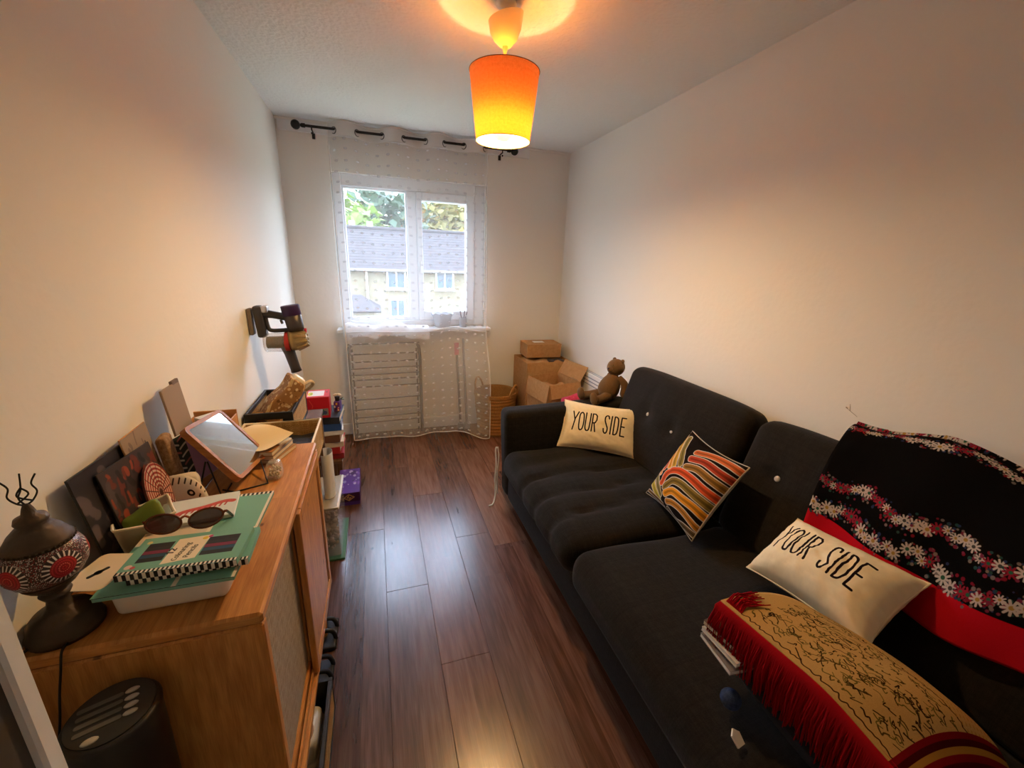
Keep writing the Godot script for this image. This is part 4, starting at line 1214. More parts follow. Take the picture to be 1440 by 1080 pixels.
	for s in [-1, 1]:
		var pts := []
		var poly := PackedVector2Array()
		for k in 28:
			var a := TAU * k / 28
			var q := Vector2(0.0375 * s + cos(a) * 0.031, 0.022 + sin(a) * (0.0205 if sin(a) < 0 else 0.0185) + cos(a) * s * 0.003)
			poly.append(q)
			pts.append(Vector3(q.x, q.y, 0))
		part(sg, "rim", G.new().tube(pts, 0.0022, 6, true), tort)
		part(sg, "lens", G.new().prism(poly, 0.0016), lens)
		part(sg, "temple", G.new().tube(curve([Vector3(0.069 * s, 0.028, 0), Vector3(0.073 * s, 0.029, -0.008), Vector3(0.072 * s, 0.012, -0.06), Vector3(0.066 * s, -0.012, -0.115)], 5), [0.0026, 0.003, 0.003, 0.003, 0.003, 0.0028, 0.0028, 0.0028, 0.0026, 0.0026, 0.0026, 0.0026, 0.0024, 0.0024, 0.0022, 0.002], 6), tort)
	part(sg, "bridge", G.new().tube(curve([Vector3(-0.009, 0.026, 0), Vector3(0, 0.031, 0.002), Vector3(0.009, 0.026, 0)], 4), 0.0024, 6), mat(rgb(150, 70, 34), 0.25))
	# frosted tub with green cloth
	var ft := thing("clear_tub", "frosted square tub holding a green cloth beside the lamp", "tub", Vector3(-0.512, TOP, -0.985), turn(0, 28, 0))
	var wall := G.new()
	for k in 4:
		var b := Basis(Vector3.UP, PI / 2 * k)
		wall.sheet(8, 6, func(u: float, w: float) -> Vector3: return b * Vector3(lerpf(-0.044, 0.044, u) * lerpf(0.84, 1.1, w), 0.003 + w * (0.080 + 0.010 * absf(u - 0.5) * 2.0), lerpf(0.038, 0.050, w)), b * Vector3(0, 0, 1), 0.002)
	part(ft, "wall", wall, M.frosted)
	part(ft, "base", G.new().box(Vector3(0, 0.003, 0), Vector3(0.076, 0.004, 0.076)), M.frosted)
	var lip := []
	for k in 4:
		for u in 8:
			var t := u / 8.0
			lip.append(Basis(Vector3.UP, PI / 2 * k) * Vector3(lerpf(-0.0484, 0.0484, t), 0.083 + 0.010 * absf(t - 0.5) * 2.0, 0.050))
	part(ft, "lip", G.new().tube(lip, 0.0028, 6, true), M.cream)
	single("green_cloth", "folded olive green cloth inside the frosted tub", "cloth", G.new().rbox(Vector3.ZERO, Vector3(0.070, 0.090, 0.034), 0.012, Basis(), 5, func(p: Vector3) -> Vector3: return p + Vector3(0, 0.008 * sin(p.x * 60.0), 0.005 * sin(p.y * 70.0))), mat(rgb(104, 122, 34), 0.8), Vector3(-0.507, TOP + 0.056, -0.982), turn(0, 28, 0) * turn(-24, 0, 8))
	single("dark_cloth", "dark patterned cloth stuffed in the frosted tub", "cloth", G.new().rbox(Vector3.ZERO, Vector3(0.064, 0.060, 0.022), 0.010), tmat(mottled(64, rgb(36, 34, 30), rgb(110, 84, 70), 0.15, 15, 0.1), 0.9, 0.2, Vector3.ONE * 12.0, true), Vector3(-0.522, TOP + 0.042, -1.006), turn(0, 28, 0) * turn(-14, 0, 0))
	# mirror on a wire stand
	var mb := frame3(Vector3(0.127, -0.072, -0.989), Vector3(-0.616, 0.776, -0.136))
	var mi := thing("table_mirror", "small wood framed table mirror tilted on a black wire stand", "mirror", Vector3(-0.437, 0.946, -1.296), mb)
	var mw := 0.196
	var mh := 0.196
	var ring := G.new()
	var outp := rounded(mw, mh, 0.016)
	var inp := rounded(mw - 0.022, mh - 0.022, 0.009)
	var n := outp.size()
	var fm := tmat(wood(128, 64, rgb(142, 88, 44), rgb(186, 128, 70), 36, 10.0), 0.45, 0.4, Vector3(4, 8, 1))
	for i in n:
		var j := (i + 1) % n
		var a := [outp[i], outp[j], inp[j], inp[i]]
		for zz in [[0.009, 1.0], [-0.009, -1.0]]:
			var pv := PackedVector3Array()
			for q in a: pv.append(Vector3(q.x, q.y, zz[0]))
			ring.piece(pv, PackedVector2Array(a), PackedInt32Array([0, 1, 2, 0, 2, 3]), false, Vector3(0, 0, zz[1]))
		for e in [[outp[i], outp[j], 1.0], [inp[i], inp[j], -1.0]]:
			var o: Vector2 = (e[0] + e[1]) / 2 * e[2]
			ring.piece(PackedVector3Array([Vector3(e[0].x, e[0].y, -0.009), Vector3(e[1].x, e[1].y, -0.009), Vector3(e[1].x, e[1].y, 0.009), Vector3(e[0].x, e[0].y, 0.009)]), PackedVector2Array([e[0], e[1], e[1] + Vector2(0, 0.018), e[0] + Vector2(0, 0.018)]), PackedInt32Array([0, 1, 2, 0, 2, 3]), true, Vector3(o.x, o.y, 0))
	part(mi, "frame", ring, fm)
	part(mi, "back_board", G.new().prism(rounded(mw - 0.006, mh - 0.006, 0.012), 0.006, Transform3D(Basis(), Vector3(0, 0, -0.004))), fm)
	part(mi, "mirror_glass", G.new().prism(rounded(mw - 0.021, mh - 0.021, 0.010), 0.002, Transform3D(Basis(), Vector3(0, 0, 0.006))), mat(rgb(236, 240, 238), 0.03, 0.5, 1.0))
	var inv := mb.inverse()
	var origin := Vector3(-0.437, 0.946, -1.296)
	var wires := G.new()
	for q in [[Vector3(-0.462, 0.940, -1.200), Vector3(-0.489, 0.8425, -1.190), Vector3(-0.489, 0.8425, -1.30)], [Vector3(-0.458, 0.940, -1.200), Vector3(-0.428, 0.8425, -1.170), Vector3(-0.428, 0.8425, -1.25)], [Vector3(-0.372, 0.878, -1.335), Vector3(-0.330, 0.8425, -1.225), Vector3(-0.405, 0.8425, -1.195), Vector3(-0.440, 0.8425, -1.215)]]:
		var pts := []
		for p in q: pts.append(inv * (p - origin))
		wires.tube(pts, 0.0022, 6)
	part(mi, "wire_stand", wires, M.black_metal)
	# white rounded toy with a printed eye
	var ei := solid(256, 128, rgb(226, 216, 198))
	for k in 13: stroke(ei, [Vector2(18 + k * 18, 10), Vector2(12 + k * 18, 28)], 2.2, rgb(60, 50, 44))
	blot(ei, Vector2(172, 62), 13, rgb(34, 28, 28))
	blot(ei, Vector2(172, 62), 6, rgb(220, 200, 180))
	stroke(ei, [Vector2(206, 58), Vector2(200, 74)], 3, rgb(40, 34, 32))
	for y in range(86, 128):
		for x in 256: ei.set_pixel(x, y, rgb(196, 200, 206))
	var dome := G.new().sheet(20, 12, func(u: float, w: float) -> Vector3:
		var a := PI * (0.06 + 0.88 * u)
		return Vector3(-cos(a) * 0.062, 0.004 + sin(a) * 0.096 * (1.0 - w) , 0.030 * sqrt(maxf(0.0, 1.0 - pow(1.0 - w, 2.0) * 0.8))), Vector3(0, 0.3, 1), 0.004)
	dome.rbox(Vector3(0, 0.045, -0.005), Vector3(0.10, 0.088, 0.04), 0.018)
	single("white_toy", "white rounded toy with a black eye below the tilted mirror", "toy", dome, tmat(ei, 0.7, 0.3), Vector3(-0.515, TOP, -1.150), turn(0, 18, 0))
	# cards and pictures leaning against the wall
	var r := RandomNumberGenerator.new()
	r.seed = 44
	var art := func(base: Color, spots: Array, cnt: int, rad: float) -> StandardMaterial3D:
		var im := solid(128, 160, base)
		for k in cnt:
			var p := Vector2(r.randf() * 128, r.randf() * 160)
			var d := Vector2(r.randf_range(-6, 6), r.randf_range(8, 26))
			stroke(im, curve([p, p + d * 0.5 + Vector2(r.randf_range(-5, 5), 0), p + d], 4), r.randf_range(rad * 0.12, rad * 0.34), Color(spots[r.randi() % spots.size()], 0.75))
		return tmat(im, 0.35)
	var lean := func(yaw: float, back: float) -> Basis: return turn(0, 90 + yaw, 0) * turn(-back, 0, 0)
	leaning("picture", "dark glossy picture leaning on the wall behind the frosted tub", "picture", Vector3(-0.558, TOP + 0.108, -1.035), lean.call(-2, 8), 0.25, 0.22, 0.004, art.call(rgb(44, 38, 40), [rgb(70, 60, 62), rgb(96, 84, 82), rgb(30, 26, 28)], 40, 20.0), M.black, "pictures leaning on the wall")
	leaning("picture", "rust and charcoal floral picture leaning behind the red spiral fan", "picture", Vector3(-0.540, TOP + 0.098, -1.050), lean.call(-6, 9), 0.17, 0.20, 0.003, art.call(rgb(62, 54, 54), [rgb(150, 70, 46), rgb(110, 52, 42), rgb(80, 74, 72), rgb(40, 36, 38)], 70, 18.0), M.black, "pictures leaning on the wall")
	leaning("picture", "grey-brown sketch of tall figures leaning on the wall", "picture", Vector3(-0.552, TOP + 0.115, -1.125), lean.call(2, 7), 0.12, 0.235, 0.003, art.call(rgb(150, 130, 108), [rgb(66, 54, 50), rgb(120, 100, 84), rgb(54, 44, 42)], 26, 16.0), M.kraft, "pictures leaning on the wall")
	var sp := solid(128, 128, rgb(206, 180, 160))
	for q in range(6, 64, 9): stroke(sp, ellipse(Vector2(64, 64), Vector2(q, q), 30), 2.2, rgb(150, 50, 46))
	for k in 16: stroke(sp, [Vector2(64, 64), Vector2(64 + cos(TAU * k / 16) * 62, 64 + sin(TAU * k / 16) * 62)], 0.9, rgb(60, 30, 30))
	var fan := thing("spiral_fan", "red and cream spiral woven fan standing among the pictures", "woven fan", Vector3(-0.522, TOP + 0.082, -1.088), lean.call(-4, 9))
	part(fan, "disc", G.new().prism(PackedVector2Array(ellipse(Vector2.ZERO, Vector2(0.048, 0.078), 27).slice(0, 27)), 0.004), mat(rgb(120, 60, 50), 0.8))
	var sf := G.new().sheet(24, 8, func(u: float, w: float) -> Vector3: return Vector3(cos(TAU * u) * 0.047 * w, sin(TAU * u) * 0.077 * w, 0.003), Vector3(0, 0, 1), 0.0006)
	for k in sf.uv.size(): sf.uv[k] = Vector2(sf.v[k].x / 0.096 + 0.5, 0.5 - sf.v[k].y / 0.156)
	part(fan, "spiral_weave", sf, tmat(sp, 0.8))
	single("beige_pouch", "narrow beige patterned pouch standing beside the leaf print", "pouch", G.new().rbox(Vector3.ZERO, Vector3(0.026, 0.18, 0.055), 0.012, Basis(), 4), tmat(mottled(64, rgb(176, 142, 104), rgb(126, 92, 62), 0.12, 17, 0.06), 0.85, 0.2, Vector3.ONE * 9.0, true), Vector3(-0.537, TOP + 0.095, -1.205), turn(0, 8, 6))
	var li := solid(96, 128, rgb(34, 44, 32))
	for k in 12: stroke(li, curve([Vector2(48, 10 + k * 10), Vector2(48 + (30 if k % 2 == 0 else -30), 2 + k * 10), Vector2(48 + (46 if k % 2 == 0 else -46), 10 + k * 10)], 4), 2.4, rgb(206, 196, 168) if k % 3 else rgb(170, 90, 80))
	leaning("greeting_card", "dark green leaf print card between the pouch and mirror", "card", Vector3(-0.536, TOP + 0.078, -1.262), lean.call(-14, 8), 0.085, 0.15, 0.003, tmat(li, 0.6), M.paper, "cards by the mirror")
	leaning("greeting_card", "mauve card standing behind the tilted mirror", "card", Vector3(-0.516, TOP + 0.068, -1.318), lean.call(-22, 8), 0.10, 0.13, 0.003, mat(rgb(178, 138, 170), 0.6), M.paper, "cards by the mirror")
	var tall := thing("board_clip", "tall grey-brown board standing highest behind the mirror", "board", Vector3(-0.548, TOP + 0.142, -1.330), lean.call(0, 6))
	part(tall, "board", G.new().box(Vector3.ZERO, Vector3(0.108, 0.28, 0.006), 0.001), mat(rgb(150, 128, 104), 0.7))
	part(tall, "edge_tab", G.new().box(Vector3(0.034, 0.142, -0.001), Vector3(0.040, 0.012, 0.008), 0.001), mat(rgb(110, 90, 74), 0.7))
	var pk := solid(64, 96, rgb(226, 210, 214))
	pk.fill_rect(Rect2i(0, 36, 64, 60), rgb(206, 150, 176))
	stroke(pk, [Vector2(20, 20), Vector2(36, 8), Vector2(52, 22)], 4, rgb(150, 150, 170))
	var packet := thing("packet", "small pink and white packet behind the mirror's left corner", "packet", Vector3(-0.508, TOP + 0.126, -1.395), turn(0, 50, 0))
	part(packet, "box", G.new().box(Vector3(0, -0.043, 0), Vector3(0.062, 0.165, 0.03), 0.001), M.white)
	part(packet, "print", G.new().face(0.060, 0.085, 0.0006, Transform3D(Basis(), Vector3(0, -0.004, 0.015))), tmat(pk, 0.5))
	var org := thing("desk_organiser", "open wooden desk organiser behind the mirror", "organiser", Vector3(-0.520, TOP, -1.455), Basis.from_scale(Vector3(0.8, 0.86, 1)))
	var og := G.new()
	for q in [[Vector3(0, 0.004, 0), Vector3(0.15, 0.008, 0.075)], [Vector3(0, 0.088, -0.0345), Vector3(0.15, 0.168, 0.006)], [Vector3(0, 0.066, 0.0345), Vector3(0.15, 0.124, 0.006)], [Vector3(-0.072, 0.080, 0), Vector3(0.006, 0.152, 0.063)], [Vector3(0.072, 0.080, 0), Vector3(0.006, 0.152, 0.063)]]: og.box(q[0], q[1], 0.001)
	part(org, "box", og, M.pine)
	part(org, "divider", G.new().box(Vector3(0.01, 0.078, 0), Vector3(0.005, 0.14, 0.062), 0.001, turn(0, 8, 0)), fm)
	# stack of notebooks and paper by the far end
	var nb := G.new().box(Vector3.ZERO, Vector3(0.10, 0.012, 0.13), 0.001)
	for k in 3:
		var o := thing("notebook", ["kraft notebook, lowest of the small stack at the sideboard's end", "grey striped notebook, middle of the small stack at the sideboard's end", "tan notebook, top of the small stack at the sideboard's end"][k], "notebook", Vector3(-0.365 - 0.006 * k, TOP + 0.0085 + 0.0155 * k, -1.425 + 0.004 * k), turn(0, -20 + 4 * k, 0), "notebooks at the sideboard's end")
		part(o, "pages", G.new().box(Vector3.ZERO, Vector3(0.106, 0.011, 0.126)), M.page)
		part(o, "cover", G.new().box(Vector3(0, 0.0065, 0), Vector3(0.11, 0.002, 0.13), 0.0004).box(Vector3(0, -0.0065, 0), Vector3(0.11, 0.002, 0.13), 0.0004), [M.kraft, mat(rgb(132, 122, 108), 0.7), M.kraft][k])
	var note := G.new().sheet(10, 10, func(u: float, w: float) -> Vector3: return Vector3((u - 0.5) * 0.15, 0.012 * sin(u * 4.0 + w * 2.0) + 0.016 * u * u, (w - 0.5) * 0.13), Vector3.UP, 0.0008)
	single("paper_sheet", "curling cream handwritten sheet on the notebook stack", "paper", note, mat(rgb(236, 216, 172), 0.85), Vector3(-0.388, TOP + 0.066, -1.420), turn(0, -28, 0) * turn(4, 0, -8))
	single("card_box", "small white card lying on the notebooks", "card", G.new().box(Vector3.ZERO, Vector3(0.03, 0.006, 0.05), 0.0008), M.white, Vector3(-0.322, TOP + 0.052, -1.416), turn(0, -35, 0))
	var bg := thing("bead_bag", "small clear bag of beads beside the mirror's foot", "bag", Vector3(-0.318, TOP, -1.262))
	part(bg, "bag", G.new().rbox(Vector3(0, 0.027, 0), Vector3(0.042, 0.054, 0.05), 0.014, Basis(), 3, func(p: Vector3) -> Vector3: return p * Vector3(1.0 - p.y * 4.0, 1, 1.0 - p.y * 3.0)), M.clear)
	var bd := G.new()
	for k in 60: bd.ball(Vector3(rng.randf_range(-0.014, 0.014), rng.randf_range(0.006, 0.032), rng.randf_range(-0.017, 0.017)), Vector3.ONE * 0.0038, Basis(), 6, 4)
	part(bg, "beads", bd, mat(rgb(206, 186, 140), 0.4)).set_meta("kind", "stuff")

func open_crate(t: Node3D, s: Vector3, th: float, frame_m: Material, panel_m: Material, slot: bool) -> void:
	# a frame of four boards; long sides carry woven panels, short sides a hand slot
	var f := G.new()
	f.box(Vector3(0, 0.004, 0), Vector3(s.x - 2 * th, 0.008, s.z - 2 * th))
	for sz in [-1, 1]:
		var z: float = (s.z / 2 - th / 2) * sz
		if slot:
			f.box(Vector3(0, s.y * 0.20, z), Vector3(s.x, s.y * 0.40, th), 0.001)
			f.box(Vector3(0, s.y * 0.89, z), Vector3(s.x, s.y * 0.22, th), 0.001)
			for sx in [-1, 1]: f.box(Vector3(sx * s.x * 0.39, s.y * 0.59, z), Vector3(s.x * 0.22, s.y * 0.38, th))
		else: f.box(Vector3(0, s.y / 2, z), Vector3(s.x, s.y, th), 0.001)
	for sx in [-1, 1]:
		var x: float = (s.x / 2 - th / 2) * sx
		f.box(Vector3(x, s.y * 0.06, 0), Vector3(th, s.y * 0.12, s.z - 2 * th), 0.001)
		f.box(Vector3(x, s.y * 0.93, 0), Vector3(th, s.y * 0.14, s.z - 2 * th), 0.001)
	part(t, "frame", f, frame_m)
	for sx in [-1, 1]: part(t, "woven_panel", G.new().box(Vector3((s.x / 2 - th / 2) * sx, s.y * 0.49, 0), Vector3(th * 0.6, s.y * 0.76, s.z - 2 * th)), panel_m)

func far_left_things() -> void:
	var tb := thing("side_table", "dark brown side table beyond the sideboard carrying the crate", "side table", Vector3(-0.458, 0, -1.975))
	part(tb, "table_top", G.new().box(Vector3(0, 0.642, 0), Vector3(0.27, 0.022, 0.86), 0.003, Basis(), 2), M.brown_wood)
	for x in [-0.115, 0.115]:
		for z in [-0.41, 0.41]: part(tb, "leg", G.new().box(Vector3(x, 0.316, z), Vector3(0.03, 0.63, 0.03), 0.003, Basis(), 1), M.brown_wood)
	# basket with cream edge
	var b := thing("rattan_tray", "cream edged rattan basket right behind the sideboard's far end", "basket", Vector3(-0.424, 0.653, -1.755))
	open_crate(b, Vector3(0.31, 0.115, 0.36), 0.010, M.rattan, M.rattan, false)
	part(b, "edge_binding", G.new().tube([Vector3(-0.15, 0.116, -0.175), Vector3(0.15, 0.116, -0.175), Vector3(0.15, 0.116, 0.175), Vector3(-0.15, 0.116, 0.175)], 0.006, 6, true), M.cream)
	var inside := thing("black_pouch", "black pouch lying in the cream edged basket", "pouch", Vector3(-0.42, 0.664, -1.76))
	part(inside, "pouch", G.new().rbox(Vector3(0, 0.028, 0), Vector3(0.27, 0.052, 0.30), 0.02, Basis(), 5, func(p: Vector3) -> Vector3: return p + Vector3(0, 0.006 * sin(p.x * 40.0 + p.z * 30.0), 0)), M.black)
	part(inside, "zip", G.new().box(Vector3(0, 0.054, 0), Vector3(0.2, 0.004, 0.006)), M.grey_plastic)
	var c := thing("crate", "black wooden crate with woven sides on the side table", "crate", Vector3(-0.490, 0.653, -2.168))
	open_crate(c, Vector3(0.195, 0.145, 0.385), 0.012, M.black, M.rattan, true)
	# gift bag leaning in the crate
	var gb := thing("paper_bag", "brown patterned paper bag with rope handle leaning in the crate", "paper bag", Vector3(-0.465, 0.805, -2.16), turn(0, 18, 0) * turn(0, 0, -42))
	var bi := solid(96, 128, rgb(150, 110, 70))
	for k in 40: blot(bi, Vector2(rng.randf() * 96, rng.randf() * 128), rng.randf_range(2, 7), [rgb(196, 166, 120), rgb(110, 74, 44), rgb(216, 196, 160)][k % 3])
	for k in 8: stroke(bi, [Vector2(20 + k * 5, 90 + k * 3), Vector2(46 + k * 4, 40 + k * 3)], 2.2, rgb(206, 180, 136))
	var bagm := tmat(bi, 0.7, 0.3, Vector3(9, 6, 1))
	part(gb, "bag", G.new().rbox(Vector3(0, 0, 0), Vector3(0.085, 0.235, 0.13), 0.012, Basis(), 6, func(p: Vector3) -> Vector3: return p + Vector3(0.006 * sin(p.y * 40.0), 0, 0.004 * sin(p.y * 30.0 + p.x * 40.0))), bagm)
	part(gb, "rope_handle", G.new().tube(curve([Vector3(0.02, 0.105, 0.05), Vector3(0.035, 0.142, 0.045), Vector3(0.062, 0.140, 0.02), Vector3(0.068, 0.100, -0.01), Vector3(0.055, 0.075, -0.03)], 6), 0.008, 8), tmat(weave(32, rgb(206, 180, 140), rgb(236, 216, 184), 97, 4), 0.9, 0.1, Vector3(60, 2, 1)))
	part(gb, "tissue", G.new().rbox(Vector3(-0.005, 0.12, 0.02), Vector3(0.055, 0.03, 0.07), 0.012, Basis(), 3), M.cream)
	single("wood_offcut", "small wooden offcut lying in the black crate", "offcut", G.new().box(Vector3.ZERO, Vector3(0.03, 0.022, 0.14), 0.002, Basis(), 2), M.pine, Vector3(-0.545, 0.745, -2.07), turn(-32, 10, 0))
	single("tissue_pack", "folded beige tissue pack filling the crate", "pack", G.new().rbox(Vector3.ZERO, Vector3(0.15, 0.055, 0.30), 0.015), M.kraft, Vector3(-0.49, 0.690, -2.17))
	# stool with books and boxes
	var st := thing("stool", "small brown wooden stool under the pile of books", "stool", Vector3(-0.375, 0, -2.66))
	part(st, "seat", G.new().box(Vector3(0, 0.268, 0), Vector3(0.24, 0.022, 0.34), 0.003, Basis(), 2), M.brown_wood)
	for x in [-0.07, 0.07]:
		for z in [-0.15, 0.15]: part(st, "leg", G.new().box(Vector3(x, 0.129, z), Vector3(0.032, 0.257, 0.032), 0.003, Basis(), 1), M.brown_wood)
	var y := 0.279
	var rows := [[0.17, 0.036, rgb(150, 32, 40), 3, "dark red book, lowest on the stool"], [0.16, 0.042, rgb(186, 40, 44), -4, "bright red book second from the bottom on the stool"], [0.17, 0.034, rgb(214, 196, 170), 5, "cream book between the red and brown ones on the stool"], [0.16, 0.046, rgb(112, 72, 50), -2, "brown book in the middle of the stool pile"], [0.175, 0.030, rgb(226, 224, 218), 6, "white book in the upper half of the stool pile"], [0.17, 0.046, rgb(34, 74, 140), 2, "blue book near the top of the stool pile"], [0.18, 0.042, rgb(26, 26, 34), -3, "black book topmost on the stool pile"]]
	for q in rows:
		book(Vector3(-0.335, y, -2.64), Vector3(0.24, q[1], q[0]), q[2], 90 + q[3], q[4], "books piled on the stool")
		y += q[1]
	# red carton on top
	var ri := solid(128, 128, rgb(188, 26, 38))
	ri.fill_rect(Rect2i(10, 70, 110, 44), rgb(120, 128, 120))
	ri.fill_rect(Rect2i(14, 76, 36, 12), rgb(40, 36, 40))
	blot(ri, Vector2(82, 92), 18, rgb(40, 110, 90))
	blot(ri, Vector2(100, 96), 12, rgb(60, 70, 110))
	stroke(ri, [Vector2(16, 12), Vector2(34, 50), Vector2(28, 64)], 2, rgb(214, 80, 60))
	var rt := solid(128, 64, rgb(206, 40, 56))
	rt.fill_rect(Rect2i(4, 10, 96, 44), rgb(232, 230, 232))
	blot(rt, Vector2(20, 34), 14, rgb(236, 206, 60))
	blot(rt, Vector2(24, 34), 7, rgb(120, 170, 90))
	blot(rt, Vector2(114, 24), 4, rgb(40, 20, 24))
	var rc := thing("carton", "red carton with a white label on the pile of books", "carton", Vector3(-0.366, y, -2.60), turn(0, 3, 0))
	part(rc, "box", G.new().box(Vector3(0, 0.066, 0), Vector3(0.125, 0.132, 0.16), 0.002), M.red)
	part(rc, "front_print", G.new().face(0.121, 0.126, 0.0006, Transform3D(Basis(), Vector3(0, 0.066, 0.08))), tmat(ri, 0.4))
	part(rc, "top_label", G.new().face(0.121, 0.155, 0.0006, Transform3D(turn(-90, 0, 0), Vector3(0, 0.132, 0))), tmat(rt, 0.4))
	var sb := thing("toy_box", "small yellow and purple printed box right of the red carton", "box", Vector3(-0.268, y, -2.66), turn(0, -6, 0))
	var si := solid(48, 64, rgb(96, 50, 130))
	for k in 14: blot(si, Vector2(rng.randf() * 48, rng.randf() * 64), rng.randf_range(3, 9), [rgb(230, 190, 50), rgb(206, 70, 60), rgb(40, 34, 50), rgb(230, 226, 220)][k % 4])
	part(sb, "box", G.new().box(Vector3(0, 0.03, 0), Vector3(0.034, 0.06, 0.07), 0.001), M.purple)
	part(sb, "print", G.new().face(0.032, 0.056, 0.0006, Transform3D(Basis(), Vector3(0, 0.03, 0.035))), tmat(si, 0.4))
	var cp := thing("trinket", "small black cup with a cream bow above the printed box", "trinket", Vector3(-0.268, y + 0.06, -2.66))
	part(cp, "cup", G.new().lathe(PackedVector2Array([Vector2(0, 0), Vector2(0.013, 0), Vector2(0.016, 0.028), Vector2(0, 0.028)]), 14), M.black)
	part(cp, "bow", G.new().ball(Vector3(-0.01, 0.038, 0), Vector3(0.014, 0.009, 0.008), turn(0, 0, 20)).ball(Vector3(0.012, 0.038, 0), Vector3(0.014, 0.009, 0.008), turn(0, 0, -20)), M.cream)
	part(cp, "leaf", G.new().ball(Vector3(0.026, 0.016, 0.004), Vector3(0.014, 0.003, 0.006), turn(0, 0, 30)).ball(Vector3(0.03, 0.006, -0.004), Vector3(0.014, 0.003, 0.006), turn(0, 30, -10)), mat(rgb(52, 78, 50), 0.6))

func vacuum() -> void:
	var t := thing("vacuum_cleaner", "cordless handheld vacuum in its wall dock on the left wall", "vacuum cleaner", Vector3(0, 0, -2.3))
	var dk := mat(rgb(50, 46, 48), 0.4)
	var gold := mat(rgb(170, 148, 104), 0.3, 0.5, 0.6)
	part(t, "dock", G.new().rbox(Vector3(-0.588, 1.165, 0), Vector3(0.022, 0.13, 0.05), 0.008), mat(rgb(120, 108, 98), 0.5))
	part(t, "battery", G.new().rbox(Vector3(-0.548, 1.165, 0), Vector3(0.040, 0.155, 0.06), 0.012, turn(0, 0, 4)), dk)
	part(t, "battery_cap", G.new().rbox(Vector3(-0.522, 1.225, 0), Vector3(0.03, 0.034, 0.05), 0.008), M.steel)
	part(t, "handle", G.new().tube(curve([Vector3(-0.535, 1.205, 0), Vector3(-0.49, 1.198, 0), Vector3(-0.42, 1.183, 0)], 4), [0.022, 0.021, 0.020, 0.019, 0.018, 0.018, 0.018, 0.019, 0.020], 12), dk)
	part(t, "trigger_guard", G.new().tube(curve([Vector3(-0.525, 1.20, 0), Vector3(-0.520, 1.15, 0), Vector3(-0.508, 1.122, 0), Vector3(-0.46, 1.120, 0), Vector3(-0.40, 1.126, 0)], 5), 0.010, 10), dk)
	part(t, "trigger", G.new().rbox(Vector3(-0.455, 1.163, 0), Vector3(0.012, 0.022, 0.014), 0.004, turn(0, 0, 15)), M.grey_plastic)
	part(t, "motor_housing", G.new().lathe(PackedVector2Array([Vector2(0, 0), Vector2(0.036, 0), Vector2(0.039, 0.02), Vector2(0.041, 0.08), Vector2(0, 0.08)]), 24, Transform3D(turn(0, 0, 8), Vector3(-0.393, 1.118, 0))), dk)
	part(t, "filter", G.new().lathe(PackedVector2Array([Vector2(0, 0), Vector2(0.043, 0), Vector2(0.043, 0.046), Vector2(0.040, 0.050), Vector2(0, 0.050)]), 24, Transform3D(turn(0, 0, 8), Vector3(-0.404, 1.195, 0))), mat(rgb(52, 30, 78), 0.4), "deep purple filter cap")
	part(t, "dust_bin", G.new().lathe(PackedVector2Array([Vector2(0, 0), Vector2(0.044, 0), Vector2(0.048, 0.006), Vector2(0.048, 0.10), Vector2(0, 0.10)]), 28, Transform3D(turn(0, 0, -90), Vector3(-0.540, 1.060, 0))), M.clear, "clear dust bin")
	part(t, "shroud", G.new().lathe(PackedVector2Array([Vector2(0, 0), Vector2(0.030, 0), Vector2(0.032, 0.085), Vector2(0, 0.085)]), 20, Transform3D(turn(0, 0, -90), Vector3(-0.530, 1.060, 0))), mat(rgb(72, 54, 42), 0.5, 0.5, 0.3))
	part(t, "red_ring", G.new().lathe(PackedVector2Array([Vector2(0.045, 0), Vector2(0.051, 0.002), Vector2(0.051, 0.022), Vector2(0.045, 0.024)]), 28, Transform3D(turn(0, 0, -90), Vector3(-0.448, 1.062, 0))), mat(rgb(150, 36, 34), 0.35), "red ring round the bin")
	var cy := part(t, "cyclone_body", G.new().lathe(PackedVector2Array([Vector2(0, 0), Vector2(0.050, 0), Vector2(0.052, 0.02), Vector2(0.046, 0.05), Vector2(0.034, 0.075), Vector2(0, 0.078)]), 24, Transform3D(turn(0, 0, -82), Vector3(-0.425, 1.066, 0))), gold)
	for k in 9:
		var a := TAU * k / 9
		var b := turn(0, 0, -82)
		part(cy, "cyclone", G.new().tube([Vector3(-0.425, 1.066, 0) + b * Vector3(cos(a) * 0.046, 0.026, sin(a) * 0.046), Vector3(-0.425, 1.066, 0) + b * Vector3(cos(a) * 0.032, 0.080, sin(a) * 0.032)], [0.013, 0.008], 8), gold)
	part(t, "release_button", G.new().rbox(Vector3(-0.352, 1.118, 0.0), Vector3(0.012, 0.022, 0.02), 0.004), M.red, "small red button")
	part(t, "nozzle", G.new().lathe(PackedVector2Array([Vector2(0, 0), Vector2(0.026, 0), Vector2(0.024, 0.02), Vector2(0.026, 0.10), Vector2(0.032, 0.14), Vector2(0, 0.14)]), 18, Transform3D(turn(0, 0, 12), Vector3(-0.414, 0.905, 0))), dk)

